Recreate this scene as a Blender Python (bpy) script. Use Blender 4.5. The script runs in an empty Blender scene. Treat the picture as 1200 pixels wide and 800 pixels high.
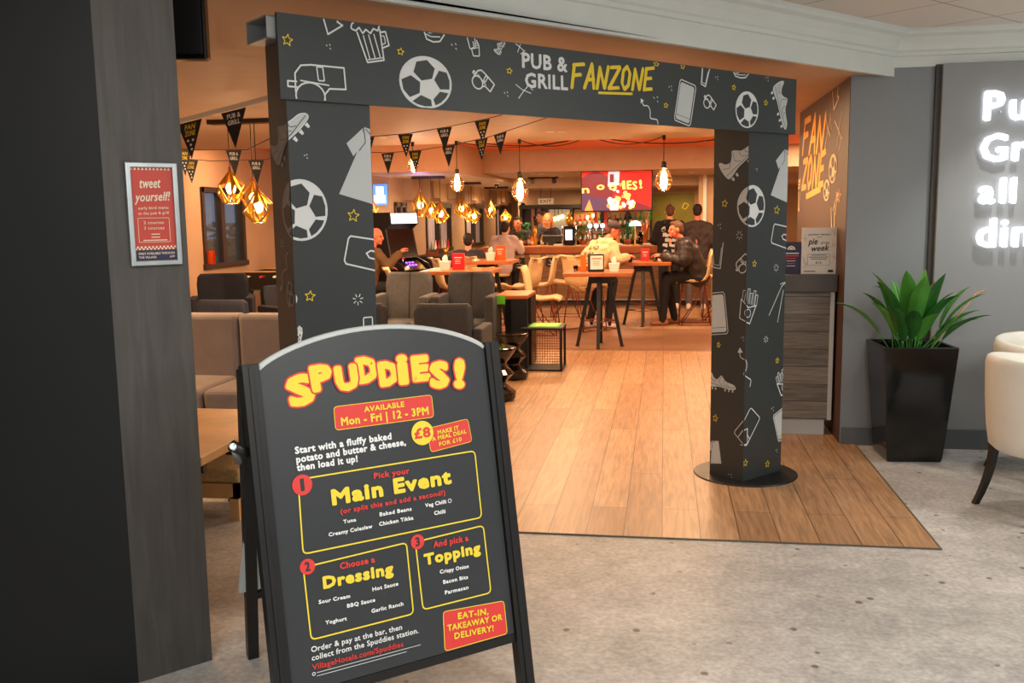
import bpy, bmesh, math, random
from mathutils import Vector, Matrix, Euler
from mathutils.bvhtree import BVHTree
from mathutils.geometry import tessellate_polygon
random.seed(7)
PI = math.pi
sc = bpy.context.scene
COL = sc.collection

# ------------------------------------------------------------------ camera, world, exposure
cam_d = bpy.data.cameras.new('camera')
cam = bpy.data.objects.new('camera', cam_d)
COL.objects.link(cam)
cam_d.sensor_fit = 'HORIZONTAL'
cam_d.sensor_width = 36.0
cam_d.lens = 36.0 * 1100 / 1200
cam_d.clip_start = 0.05
yaw, pitch, roll = 0.1614, 0.1340, -0.0145
cy, sy, cp, sp, cr, sr = math.cos(yaw), math.sin(yaw), math.cos(pitch), math.sin(pitch), math.cos(roll), math.sin(roll)
vr = Vector((cy, sy, 0)); vf0 = Vector((-sy, cy, 0)); vu0 = Vector((0, 0, 1))
vf = cp * vf0 - sp * vu0; vu = cp * vu0 + sp * vf0
r3 = cr * vr + sr * vu; u3 = cr * vu - sr * vr
m = Matrix((r3, u3, -vf)).transposed().to_4x4()
m.translation = (0, 0, 1.6)
cam.matrix_world = m
sc.camera = cam
sc.view_settings.view_transform = 'Standard'
sc.view_settings.look = 'None'
sc.view_settings.exposure = 0.0
sc.view_settings.gamma = 1.0
sc.view_settings.use_curve_mapping = False
w = bpy.data.worlds.new('world'); sc.world = w; w.use_nodes = True
bg = w.node_tree.nodes['Background']
bg.inputs[0].default_value = (0.30, 0.38, 0.46, 1)
bg.inputs[1].default_value = 1.1

WARM = (1.0, 0.63, 0.35)
COOL = (1.0, 0.97, 0.92)

def light(name, kind, loc, power, color, size=0.1, rot=None, spot=None, sy_=None):
    d = bpy.data.lights.new(name, kind)
    d.energy = power; d.color = color
    if kind == 'AREA':
        d.size = size
        if sy_: d.shape = 'RECTANGLE'; d.size_y = sy_
    else:
        d.shadow_soft_size = size
    if spot:
        d.spot_size = spot; d.spot_blend = 0.7
    o = bpy.data.objects.new(name, d); COL.objects.link(o)
    o.location = loc
    if rot: o.rotation_euler = rot
    return o

# lobby fill panels, unseen and added, over and behind the photographer and the seating
light('ceiling_panel_light', 'AREA', (1.3, 1.6, 2.70), 48, COOL, 1.2, sy_=1.2)
light('ceiling_panel_light', 'AREA', (3.6, 3.8, 2.70), 60, COOL, 1.2, sy_=1.2)
light('ceiling_panel_light', 'AREA', (1.0, -1.5, 2.70), 45, COOL, 1.2, sy_=1.2)
light('lobby_spot', 'SPOT', (2.15, 5.95, 2.66), 60, COOL, 0.05, spot=1.6)
for x, y in ((2.6, .4), (-.6, -.9), (4.6, 3.2)):
    light('lobby_pendant_light', 'POINT', (x, y, 2.05), 55, COOL, .15)  # added unseen lamps, brightening cornice and ceiling from below
light('ceiling_panel_light', 'AREA', (-1.2, 0.6, 2.70), 40, COOL, 1.2, sy_=1.2)
# unseen daylight fill for the lobby, shining through an added window
light('window_daylight', 'AREA', (0.6, -4.3, 1.5), 460, (0.86, 0.96, 1.0), 5.0, rot=(PI / 2, 0, PI), sy_=2.0)
# warm ceiling lighting of the pub
PUBL = [(-4.6, 6.2, 60), (-3.2, 9.0, 40), (0.2, 8.0, 55), (-1.2, 9.9, 55), (-1.2, 13.0, 60), (-3.6, 10.7, 45), (0.6, 13.0, 60), (-5.2, 11.5, 40),
        (-0.6, 6.4, 30), (2.4, 10.0, 40), (2.2, 14.5, 40)]
for x, y, p in PUBL:
    light('pub_ceiling_light', 'AREA', (x, y, 2.43 if y < 11.4 else 2.60), p * 1.2, WARM, 0.5)
light('cove_strip_light', 'AREA', (-1.2, 11.46, 2.485), 26, (1.0, 0.36, 0.08), 9.0, rot=(PI - .5, 0, 0), sy_=0.05)
for x, y, p in [(-2.4, 16.8, 30), (-0.8, 16.8, 34), (0.6, 16.8, 26)]:
    light('bar_ceiling_light', 'AREA', (x, y, 2.25), p, WARM, 0.4)
light('violet_led', 'POINT', (-3.55, 13.55, 1.95), 7, (0.5, 0.42, 1.0), .08)
for x, y, p in [(-3.4, 20.0, 26), (-3.4, 23.5, 18), (-1.8, 19.3, 12), (0.4, 19.3, 14)]:
    light('corridor_ceiling_light', 'AREA', (x, y, 2.05), p, WARM, 0.3)

# ------------------------------------------------------------------ helpers: materials
def lin(c):
    return tuple(((v / 255) / 12.92) if v / 255 <= 0.04045 else (((v / 255) + 0.055) / 1.055) ** 2.4 for v in c)

def M(name, rgb, rough=0.6, metal=0.0, noise=6.0, amt=0.12, emit=None, estr=0.0, bump=0.0, coat=0.0, alpha=None, trans=0.0):
    mt = bpy.data.materials.new(name); mt.use_nodes = True
    nt = mt.node_tree; b = nt.nodes['Principled BSDF']
    c = lin(rgb)
    tc = nt.nodes.new('ShaderNodeTexCoord'); nz = nt.nodes.new('ShaderNodeTexNoise')
    nz.inputs['Scale'].default_value = noise; nz.inputs['Detail'].default_value = 4
    nt.links.new(tc.outputs['Object'], nz.inputs['Vector'])
    rp = nt.nodes.new('ShaderNodeMapRange')
    rp.inputs[1].default_value = 0.25; rp.inputs[2].default_value = 0.75
    rp.inputs[3].default_value = 1 - amt; rp.inputs[4].default_value = 1 + amt
    nt.links.new(nz.outputs['Fac'], rp.inputs[0])
    mx = nt.nodes.new('ShaderNodeMix'); mx.data_type = 'RGBA'; mx.blend_type = 'MULTIPLY'
    mx.inputs[0].default_value = 1.0
    mx.inputs[6].default_value = (*c, 1)
    nt.links.new(rp.outputs[0], mx.inputs[7])
    nt.links.new(mx.outputs[2], b.inputs['Base Color'])
    b.inputs['Roughness'].default_value = rough
    b.inputs['Metallic'].default_value = metal
    b.inputs['Coat Weight'].default_value = coat
    b.inputs['Transmission Weight'].default_value = trans
    if emit:
        b.inputs['Emission Color'].default_value = (*lin(emit), 1)
        b.inputs['Emission Strength'].default_value = estr
    if bump:
        bp = nt.nodes.new('ShaderNodeBump'); bp.inputs['Strength'].default_value = bump
        bp.inputs['Distance'].default_value = 0.01
        nt.links.new(nz.outputs['Fac'], bp.inputs['Height'])
        nt.links.new(bp.outputs['Normal'], b.inputs['Normal'])
    return mt

def planks(name, c1, c2, mortar, along, width, length, rough=0.45, grain=0.35, bump=0.15):
    """boards running along axis 'X','Y' or 'Z'; the other in-plane axis chosen by the rotation"""
    mt = bpy.data.materials.new(name); mt.use_nodes = True
    nt = mt.node_tree; b = nt.nodes['Principled BSDF']; N = nt.nodes.new; L = nt.links.new
    tc = N('ShaderNodeTexCoord')
    sep = N('ShaderNodeSeparateXYZ'); L(tc.outputs['Object'], sep.inputs[0])
    com = N('ShaderNodeCombineXYZ')
    a, c = {'Y': ('Y', 'X'), 'X': ('X', 'Y'), 'XZ': ('X', 'Z'), 'ZX': ('Z', 'X')}[along]
    L(sep.outputs[a], com.inputs[0]); L(sep.outputs[c], com.inputs[1])
    br = N('ShaderNodeTexBrick')
    br.inputs['Scale'].default_value = 1.0
    br.inputs['Brick Width'].default_value = length; br.inputs['Row Height'].default_value = width
    br.inputs['Mortar Size'].default_value = 0.0025; br.inputs['Bias'].default_value = 0.0
    br.inputs['Color1'].default_value = (*lin(c1), 1); br.inputs['Color2'].default_value = (*lin(c2), 1)
    br.inputs['Mortar'].default_value = (*lin(mortar), 1)
    br.offset = 0.37; br.squash = 1.0
    L(com.outputs[0], br.inputs['Vector'])
    mp = N('ShaderNodeMapping'); mp.inputs['Scale'].default_value = (1.6, 22, 1)
    L(com.outputs[0], mp.inputs['Vector'])
    nz = N('ShaderNodeTexNoise'); nz.inputs['Scale'].default_value = 2.2; nz.inputs['Detail'].default_value = 6
    nz.inputs['Distortion'].default_value = 0.8
    L(mp.outputs[0], nz.inputs['Vector'])
    rp = N('ShaderNodeMapRange'); rp.inputs[1].default_value = 0.3; rp.inputs[2].default_value = 0.7
    rp.inputs[3].default_value = 1 - grain; rp.inputs[4].default_value = 1 + grain * 0.6
    L(nz.outputs['Fac'], rp.inputs[0])
    mx = N('ShaderNodeMix'); mx.data_type = 'RGBA'; mx.blend_type = 'MULTIPLY'; mx.inputs[0].default_value = 1
    L(br.outputs['Color'], mx.inputs[6]); L(rp.outputs[0], mx.inputs[7])
    L(mx.outputs[2], b.inputs['Base Color'])
    b.inputs['Roughness'].default_value = rough
    bp = N('ShaderNodeBump'); bp.inputs['Strength'].default_value = bump; bp.inputs['Distance'].default_value = 0.004
    L(nz.outputs['Fac'], bp.inputs['Height']); L(bp.outputs['Normal'], b.inputs['Normal'])
    return mt

def stone(name):
    mt = bpy.data.materials.new(name); mt.use_nodes = True
    nt = mt.node_tree; b = nt.nodes['Principled BSDF']; N = nt.nodes.new; L = nt.links.new
    tc = N('ShaderNodeTexCoord')
    n1 = N('ShaderNodeTexNoise'); n1.inputs['Scale'].default_value = 2.6; n1.inputs['Detail'].default_value = 8; n1.inputs['Roughness'].default_value = 0.7
    n2 = N('ShaderNodeTexNoise'); n2.inputs['Scale'].default_value = 45; n2.inputs['Detail'].default_value = 5
    n3 = N('ShaderNodeTexNoise'); n3.inputs['Scale'].default_value = 9; n3.inputs['Detail'].default_value = 6; n3.inputs['Distortion'].default_value = 1.5
    vo = N('ShaderNodeTexVoronoi'); vo.inputs['Scale'].default_value = 10; vo.inputs['Randomness'].default_value = 1
    for t in (n1, n2, n3, vo): L(tc.outputs['Object'], t.inputs['Vector'])
    r1 = N('ShaderNodeValToRGB')
    r1.color_ramp.elements[0].position = 0.33; r1.color_ramp.elements[0].color = (*lin((156, 154, 151)), 1)
    r1.color_ramp.elements[1].position = 0.68; r1.color_ramp.elements[1].color = (*lin((194, 191, 186)), 1)
    L(n1.outputs['Fac'], r1.inputs[0])
    rp = N('ShaderNodeMapRange'); rp.inputs[1].default_value = 0.3; rp.inputs[2].default_value = 0.7; rp.inputs[3].default_value = 0.78; rp.inputs[4].default_value = 1.16
    L(n2.outputs['Fac'], rp.inputs[0])
    rp3 = N('ShaderNodeMapRange'); rp3.inputs[1].default_value = 0.35; rp3.inputs[2].default_value = 0.65; rp3.inputs[3].default_value = 0.9; rp3.inputs[4].default_value = 1.08
    L(n3.outputs['Fac'], rp3.inputs[0])
    m1 = N('ShaderNodeMix'); m1.data_type = 'RGBA'; m1.blend_type = 'MULTIPLY'; m1.inputs[0].default_value = 1
    L(r1.outputs[0], m1.inputs[6]); L(rp.outputs[0], m1.inputs[7])
    m2 = N('ShaderNodeMix'); m2.data_type = 'RGBA'; m2.blend_type = 'MULTIPLY'; m2.inputs[0].default_value = 1
    L(m1.outputs[2], m2.inputs[6]); L(rp3.outputs[0], m2.inputs[7])
    # dark aggregate specks: small voronoi cores, present only where a coarse noise is high
    sp1 = N('ShaderNodeMapRange'); sp1.inputs[1].default_value = 0.12; sp1.inputs[2].default_value = 0.18; sp1.inputs[3].default_value = 1; sp1.inputs[4].default_value = 0
    L(vo.outputs['Distance'], sp1.inputs[0])
    n4 = N('ShaderNodeTexNoise'); n4.inputs['Scale'].default_value = 4.5; n4.inputs['Detail'].default_value = 3
    L(tc.outputs['Object'], n4.inputs['Vector'])
    sp2 = N('ShaderNodeMapRange'); sp2.inputs[1].default_value = 0.52; sp2.inputs[2].default_value = 0.57; sp2.inputs[3].default_value = 0; sp2.inputs[4].default_value = 0.85
    L(n4.outputs['Fac'], sp2.inputs[0])
    mu = N('ShaderNodeMath'); mu.operation = 'MULTIPLY'
    L(sp1.outputs[0], mu.inputs[0]); L(sp2.outputs[0], mu.inputs[1])
    m3 = N('ShaderNodeMix'); m3.data_type = 'RGBA'
    L(mu.outputs[0], m3.inputs[0]); L(m2.outputs[2], m3.inputs[6]); m3.inputs[7].default_value = (*lin((88, 78, 70)), 1)
    L(m3.outputs[2], b.inputs['Base Color'])
    b.inputs['Roughness'].default_value = 0.55
    return mt

def tiles(name, rgb, line, size, ang, offx, offy):
    mt = bpy.data.materials.new(name); mt.use_nodes = True
    nt = mt.node_tree; b = nt.nodes['Principled BSDF']; N = nt.nodes.new; L = nt.links.new
    tc = N('ShaderNodeTexCoord'); mp = N('ShaderNodeMapping')
    mp.vector_type = 'TEXTURE'
    mp.inputs['Rotation'].default_value = (0, 0, ang); mp.inputs['Location'].default_value = (offx, offy, 0)
    L(tc.outputs['Object'], mp.inputs['Vector'])
    br = N('ShaderNodeTexBrick'); br.offset = 0.0
    br.inputs['Scale'].default_value = 1; br.inputs['Brick Width'].default_value = size; br.inputs['Row Height'].default_value = size
    br.inputs['Mortar Size'].default_value = 0.004
    br.inputs['Color1'].default_value = (*lin(rgb), 1); br.inputs['Color2'].default_value = (*lin(rgb), 1); br.inputs['Mortar'].default_value = (*lin(line), 1)
    L(mp.outputs[0], br.inputs['Vector']); L(br.outputs['Color'], b.inputs['Base Color'])
    b.inputs['Roughness'].default_value = 0.8
    return mt

# ------------------------------------------------------------------ helpers: mesh building
class MB:
    def __init__(s):
        s.v = []; s.f = []; s.fm = []; s.mats = []; s.sm = []
    def mi(s, mat):
        if mat not in s.mats: s.mats.append(mat)
        return s.mats.index(mat)
    def add(s, vs, fs, mat, smooth=False, T=None):
        o = len(s.v); k = s.mi(mat)
        for p in vs:
            p = Vector(p)
            s.v.append(T @ p if T else p)
        for f in fs:
            s.f.append([i + o for i in f]); s.fm.append(k); s.sm.append(smooth)
    def box(s, x0, x1, y0, y1, z0, z1, mat, T=None):
        vs = [(x, y, z) for x in (x0, x1) for y in (y0, y1) for z in (z0, z1)]
        s.add(vs, [(0, 1, 3, 2), (4, 6, 7, 5), (0, 4, 5, 1), (2, 3, 7, 6), (0, 2, 6, 4), (1, 5, 7, 3)], mat, T=T)
    def prism(s, poly, o, u, v, n, depth, mat):
        """2-D polygon in frame (o,u,v), extruded along n from 0 to depth"""
        o, u, v, n = Vector(o), Vector(u), Vector(v), Vector(n)
        a = [o + u * p[0] + v * p[1] for p in poly]; k = len(a)
        b = [p + n * depth for p in a]
        s.add(a + b, [tuple(range(k))[::-1], tuple(range(k, 2 * k))] + [(i, (i + 1) % k, (i + 1) % k + k, i + k) for i in range(k)], mat)
    def tube(s, p0, p1, r0, mat, r1=None, seg=10, caps=True, smooth=True):
        r1 = r0 if r1 is None else r1
        p0, p1 = Vector(p0), Vector(p1); d = (p1 - p0)
        if d.length < 1e-6: return
        d.normalize()
        a = d.orthogonal().normalized(); b = d.cross(a)
        vs = []
        for p, r in ((p0, r0), (p1, r1)):
            for i in range(seg):
                t = 2 * PI * i / seg
                vs.append(p + (a * math.cos(t) + b * math.sin(t)) * r)
        fs = [(i, (i + 1) % seg, (i + 1) % seg + seg, i + seg) for i in range(seg)]
        s.add(vs, fs, mat, smooth)
        if caps:
            s.add(vs, [tuple(range(seg))[::-1], tuple(range(seg, 2 * seg))], mat)
    def path(s, pts, r, mat, seg=6):
        pts = [Vector(p) for p in pts]; n = len(pts); rings = []
        prev = None
        for i, p in enumerate(pts):
            d = (pts[min(i + 1, n - 1)] - pts[max(i - 1, 0)]).normalized()
            a = d.orthogonal().normalized() if prev is None else (prev - d * prev.dot(d)).normalized()
            prev = a; b = d.cross(a)
            rings.append([p + (a * math.cos(2 * PI * k / seg) + b * math.sin(2 * PI * k / seg)) * r for k in range(seg)])
        vs = [q for rg in rings for q in rg]
        fs = [(i * seg + k, i * seg + (k + 1) % seg, (i + 1) * seg + (k + 1) % seg, (i + 1) * seg + k) for i in range(n - 1) for k in range(seg)]
        s.add(vs, fs + [tuple(range(seg))[::-1], tuple(range((n - 1) * seg, n * seg))], mat, True)
    def lathe(s, prof, mat, c=(0, 0, 0), seg=20, smooth=True):
        vs = []; n = len(prof)
        for r, z in prof:
            for i in range(seg):
                t = 2 * PI * i / seg
                vs.append((c[0] + r * math.cos(t), c[1] + r * math.sin(t), c[2] + z))
        fs = [(j * seg + i, j * seg + (i + 1) % seg, (j + 1) * seg + (i + 1) % seg, (j + 1) * seg + i) for j in range(n - 1) for i in range(seg)]
        s.add(vs, fs, mat, smooth)
        s.add(vs, [tuple(range(seg))[::-1], tuple(range((n - 1) * seg, n * seg))], mat)
    def ell(s, c, r, mat, seg=14, rings=9, rot=None):
        c = Vector(c); vs = []; fs = []
        R_ = Euler(rot).to_matrix() if rot else Matrix.Identity(3)
        for j in range(rings + 1):
            ph = PI * j / rings
            for i in range(seg):
                t = 2 * PI * i / seg
                vs.append(c + R_ @ Vector((r[0] * math.sin(ph) * math.cos(t), r[1] * math.sin(ph) * math.sin(t), r[2] * math.cos(ph))))
        for j in range(rings):
            for i in range(seg):
                fs.append((j * seg + i, (j + 1) * seg + i, (j + 1) * seg + (i + 1) % seg, j * seg + (i + 1) % seg))
        s.add(vs, fs, mat, True)
    def cap(s, p0, r0, p1, r1, mat):
        s.tube(p0, p1, r0, mat, r1, 12)
        s.ell(p0, (r0,) * 3, mat, 12, 8); s.ell(p1, (r1,) * 3, mat, 12, 8)
    def grid(s, rows, mat, smooth=True, closed=False):
        n, k = len(rows), len(rows[0])
        vs = [p for r in rows for p in r]
        e = k if closed else k - 1
        s.add(vs, [(i * k + j, i * k + (j + 1) % k, (i + 1) * k + (j + 1) % k, (i + 1) * k + j) for i in range(n - 1) for j in range(e)], mat, smooth)
    def mesh(s, name):
        me = bpy.data.meshes.new(name)
        me.from_pydata([tuple(p) for p in s.v], [], s.f)
        for mt in s.mats: me.materials.append(mt)
        me.polygons.foreach_set('material_index', s.fm)
        me.polygons.foreach_set('use_smooth', s.sm)
        me.update()
        return me

def fixnorm(me):
    b = bmesh.new(); b.from_mesh(me)
    bmesh.ops.remove_doubles(b, verts=b.verts, dist=1e-5)
    bmesh.ops.recalc_face_normals(b, faces=b.faces)
    b.to_mesh(me); b.free()

def obj(name, mb, parent=None, label=None, bev=0.0, seg=2, sub=0, norm=True):
    me = mb.mesh(name) if isinstance(mb, MB) else mb
    if norm and isinstance(mb, MB): fixnorm(me)
    o = bpy.data.objects.new(name, me); COL.objects.link(o)
    if parent: o.parent = parent
    if label: o['label'] = label
    if bev:
        md = o.modifiers.new('bevel', 'BEVEL'); md.width = bev; md.segments = seg; md.limit_method = 'ANGLE'; md.angle_limit = 0.7
    if sub:
        md = o.modifiers.new('subsurf', 'SUBSURF'); md.levels = sub; md.render_levels = sub
    return o
def tag(o, label, cat, group=None, kind=None):
    o['label'] = label; o['category'] = cat
    if group: o['group'] = group
    if kind: o['kind'] = kind
    return o
def thing(name, label, cat, loc=(0, 0, 0), rz=0.0, group=None):
    o = bpy.data.objects.new(name, None); COL.objects.link(o); o.empty_display_size = 0.1
    o.location = loc; o.rotation_euler = (0, 0, rz)
    return tag(o, label, cat, group)
def struct(name, mb, bev=0.0):
    o = obj(name, mb, bev=bev); o['kind'] = 'structure'
    return o
def dup(root, loc, rz, label=None, scale=None):
    r = root.copy(); COL.objects.link(r); r.location = loc; r.rotation_euler = (0, 0, rz)
    if scale: r.scale = scale
    if label: r['label'] = label
    for ch in list(root.children):
        c = ch.copy(); COL.objects.link(c); c.parent = r
        for gch in list(ch.children):
            d_ = gch.copy(); COL.objects.link(d_); d_.parent = c
    return r

# ------------------------------------------------------------------ helpers: lettering and printed drawings
_tc = {}
def text_mesh(s, bold=0.0, shear=0.0):
    """flat glyph mesh; bold only widens the letter spacing here, printed strokes are fattened in Surf.text"""
    k = (s, bold, shear)
    if k in _tc: return _tc[k]
    cu = bpy.data.curves.new('t', 'FONT'); cu.body = s; cu.size = 1.0; cu.shear = shear
    cu.resolution_u = 2; cu.space_character = 1 + bold * 2.0; cu.fill_mode = 'FRONT'
    o = bpy.data.objects.new('t', cu); COL.objects.link(o)
    dg = bpy.context.evaluated_depsgraph_get(); dg.update()
    me = bpy.data.meshes.new_from_object(o.evaluated_get(dg))
    me.calc_loop_triangles()
    vs = [(v.co.x, v.co.y) for v in me.vertices]; fs = [tuple(t.vertices) for t in me.loop_triangles]
    bpy.data.objects.remove(o); bpy.data.curves.remove(cu); bpy.data.meshes.remove(me)
    # weld so that outline edges can be found
    key = {}; idx = []
    nv = []
    for p in vs:
        q = (round(p[0], 4), round(p[1], 4))
        if q not in key: key[q] = len(nv); nv.append(p)
        idx.append(key[q])
    fs = [tuple(idx[i] for i in f) for f in fs]; fs = [f for f in fs if len(set(f)) == 3]
    _tc[k] = (nv, fs)
    return nv, fs
def outline_edges(fs):
    c = {}
    for f in fs:
        for i in range(3):
            e = tuple(sorted((f[i], f[(i + 1) % 3]))); c[e] = c.get(e, 0) + 1
    return [e for e, n in c.items() if n == 1]
_v, _ = text_mesh('H'); CAPH = max(p[1] for p in _v)

def clip_poly(poly, c):
    u0, u1, v0, v1 = c
    for ax, val, sg in ((0, u0, 1), (0, u1, -1), (1, v0, 1), (1, v1, -1)):
        out = []; n = len(poly)
        for i in range(n):
            a, b = poly[i], poly[(i + 1) % n]
            da, db = sg * (a[ax] - val), sg * (b[ax] - val)
            if da >= 0: out.append(a)
            if (da >= 0) != (db >= 0):
                t = da / (da - db); out.append((a[0] + (b[0] - a[0]) * t, a[1] + (b[1] - a[1]) * t))
        poly = out
        if len(poly) < 3: return []
    return poly

class Surf:
    """a printed surface: frame o,u,v (n = u x v points to the viewer); prints into a mesh builder"""
    def __init__(s, mb, o, u, v, clip=None, lift=0.0012, flip=False):
        s.mb, s.o, s.u, s.v = mb, Vector(o), Vector(u).normalized(), Vector(v).normalized()
        s.n = s.u.cross(s.v); s.clip = clip; s.lift = lift; s.layer = 0
        if flip: s.n = -s.n
    def poly(s, p, mat, lay=0):
        if s.clip: p = clip_poly(p, s.clip)
        if len(p) < 3: return
        s.k = (getattr(s, 'k', 0) + 1) % 30      # overlapping prints never share a plane
        q = s.n * (s.lift + 0.0007 * lay + 2.2e-5 * s.k)
        s.mb.add([s.o + s.u * a[0] + s.v * a[1] + q for a in p], [tuple(range(len(p)))], mat)
    def fill(s, p, mat, lay=0):
        for t in tessellate_polygon([[Vector((a[0], a[1], 0)) for a in p]]):
            s.poly([p[i] for i in t], mat, lay)
    def stroke(s, pts, wd, mat, lay=1, closed=False, disc=None):
        n = len(pts); h = wd / 2
        for i in range(n if closed else n - 1):
            a, b = pts[i], pts[(i + 1) % n]
            dx, dy = b[0] - a[0], b[1] - a[1]; l = math.hypot(dx, dy)
            if l < 1e-6: continue
            nx, ny = -dy / l * h, dx / l * h
            s.poly([(a[0] + nx, a[1] + ny), (a[0] - nx, a[1] - ny), (b[0] - nx, b[1] - ny), (b[0] + nx, b[1] + ny)], mat, lay)
        if (wd > 0.006) if disc is None else disc:
            for p in pts:
                s.poly([(p[0] + h * math.cos(k * PI / 4), p[1] + h * math.sin(k * PI / 4)) for k in range(8)], mat, lay)
    def text(s, t, u0, v0, u1, v1, ch, mat, bold=0.0, lay=1, shear=0.0):
        vs, fs = text_mesh(t, bold, shear)
        x0 = min(p[0] for p in vs); x1 = max(p[0] for p in vs)
        L = math.hypot(u1 - u0, v1 - v0); ca, sa = (u1 - u0) / L, (v1 - v0) / L
        gw = bold * ch * 1.25
        kx = (L - 2 * gw) / (x1 - x0); ky = (ch - 2 * gw) / CAPH
        P = [(gw + (p[0] - x0) * kx, gw + p[1] * ky) for p in vs]
        P = [(u0 + a * ca - b * sa, v0 + a * sa + b * ca) for a, b in P]
        s.glyphs(P, fs, gw, mat, lay)
    def glyphs(s, P, fs, gw, mat, lay):
        for f in fs: s.poly([P[i] for i in f], mat, lay)
        if gw <= 0: return
        for a, b in outline_edges(fs):
            s.stroke([P[a], P[b]], 2 * gw, mat, lay, disc=gw > .0011)
    def rrect(s, c, wd, mat, fill=None, lay=1, rad=0.012):
        """rounded outline through four corners"""
        pts = []
        n = len(c)
        for i in range(n):
            p, a, b = Vector(c[i]), Vector(c[i - 1]), Vector(c[(i + 1) % n])
            pa = p + (a - p).normalized() * rad; pb = p + (b - p).normalized() * rad
            for k in range(5):
                t = k / 4
                q = pa * (1 - t) ** 2 + p * 2 * t * (1 - t) + pb * t * t
                pts.append((q.x, q.y))
        if fill: s.fill(pts, fill, lay - 1)
        if wd: s.stroke(pts, wd, mat, lay, True)

def circ(cx, cy, r, n=24, ry=None):
    ry = r if ry is None else ry
    return [(cx + r * math.cos(2 * PI * i / n), cy + ry * math.sin(2 * PI * i / n)) for i in range(n)]
def arc(cx, cy, r, a0, a1, n=10, ry=None):
    ry = r if ry is None else ry
    return [(cx + r * math.cos(a0 + (a1 - a0) * i / n), cy + ry * math.sin(a0 + (a1 - a0) * i / n)) for i in range(n + 1)]

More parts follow.
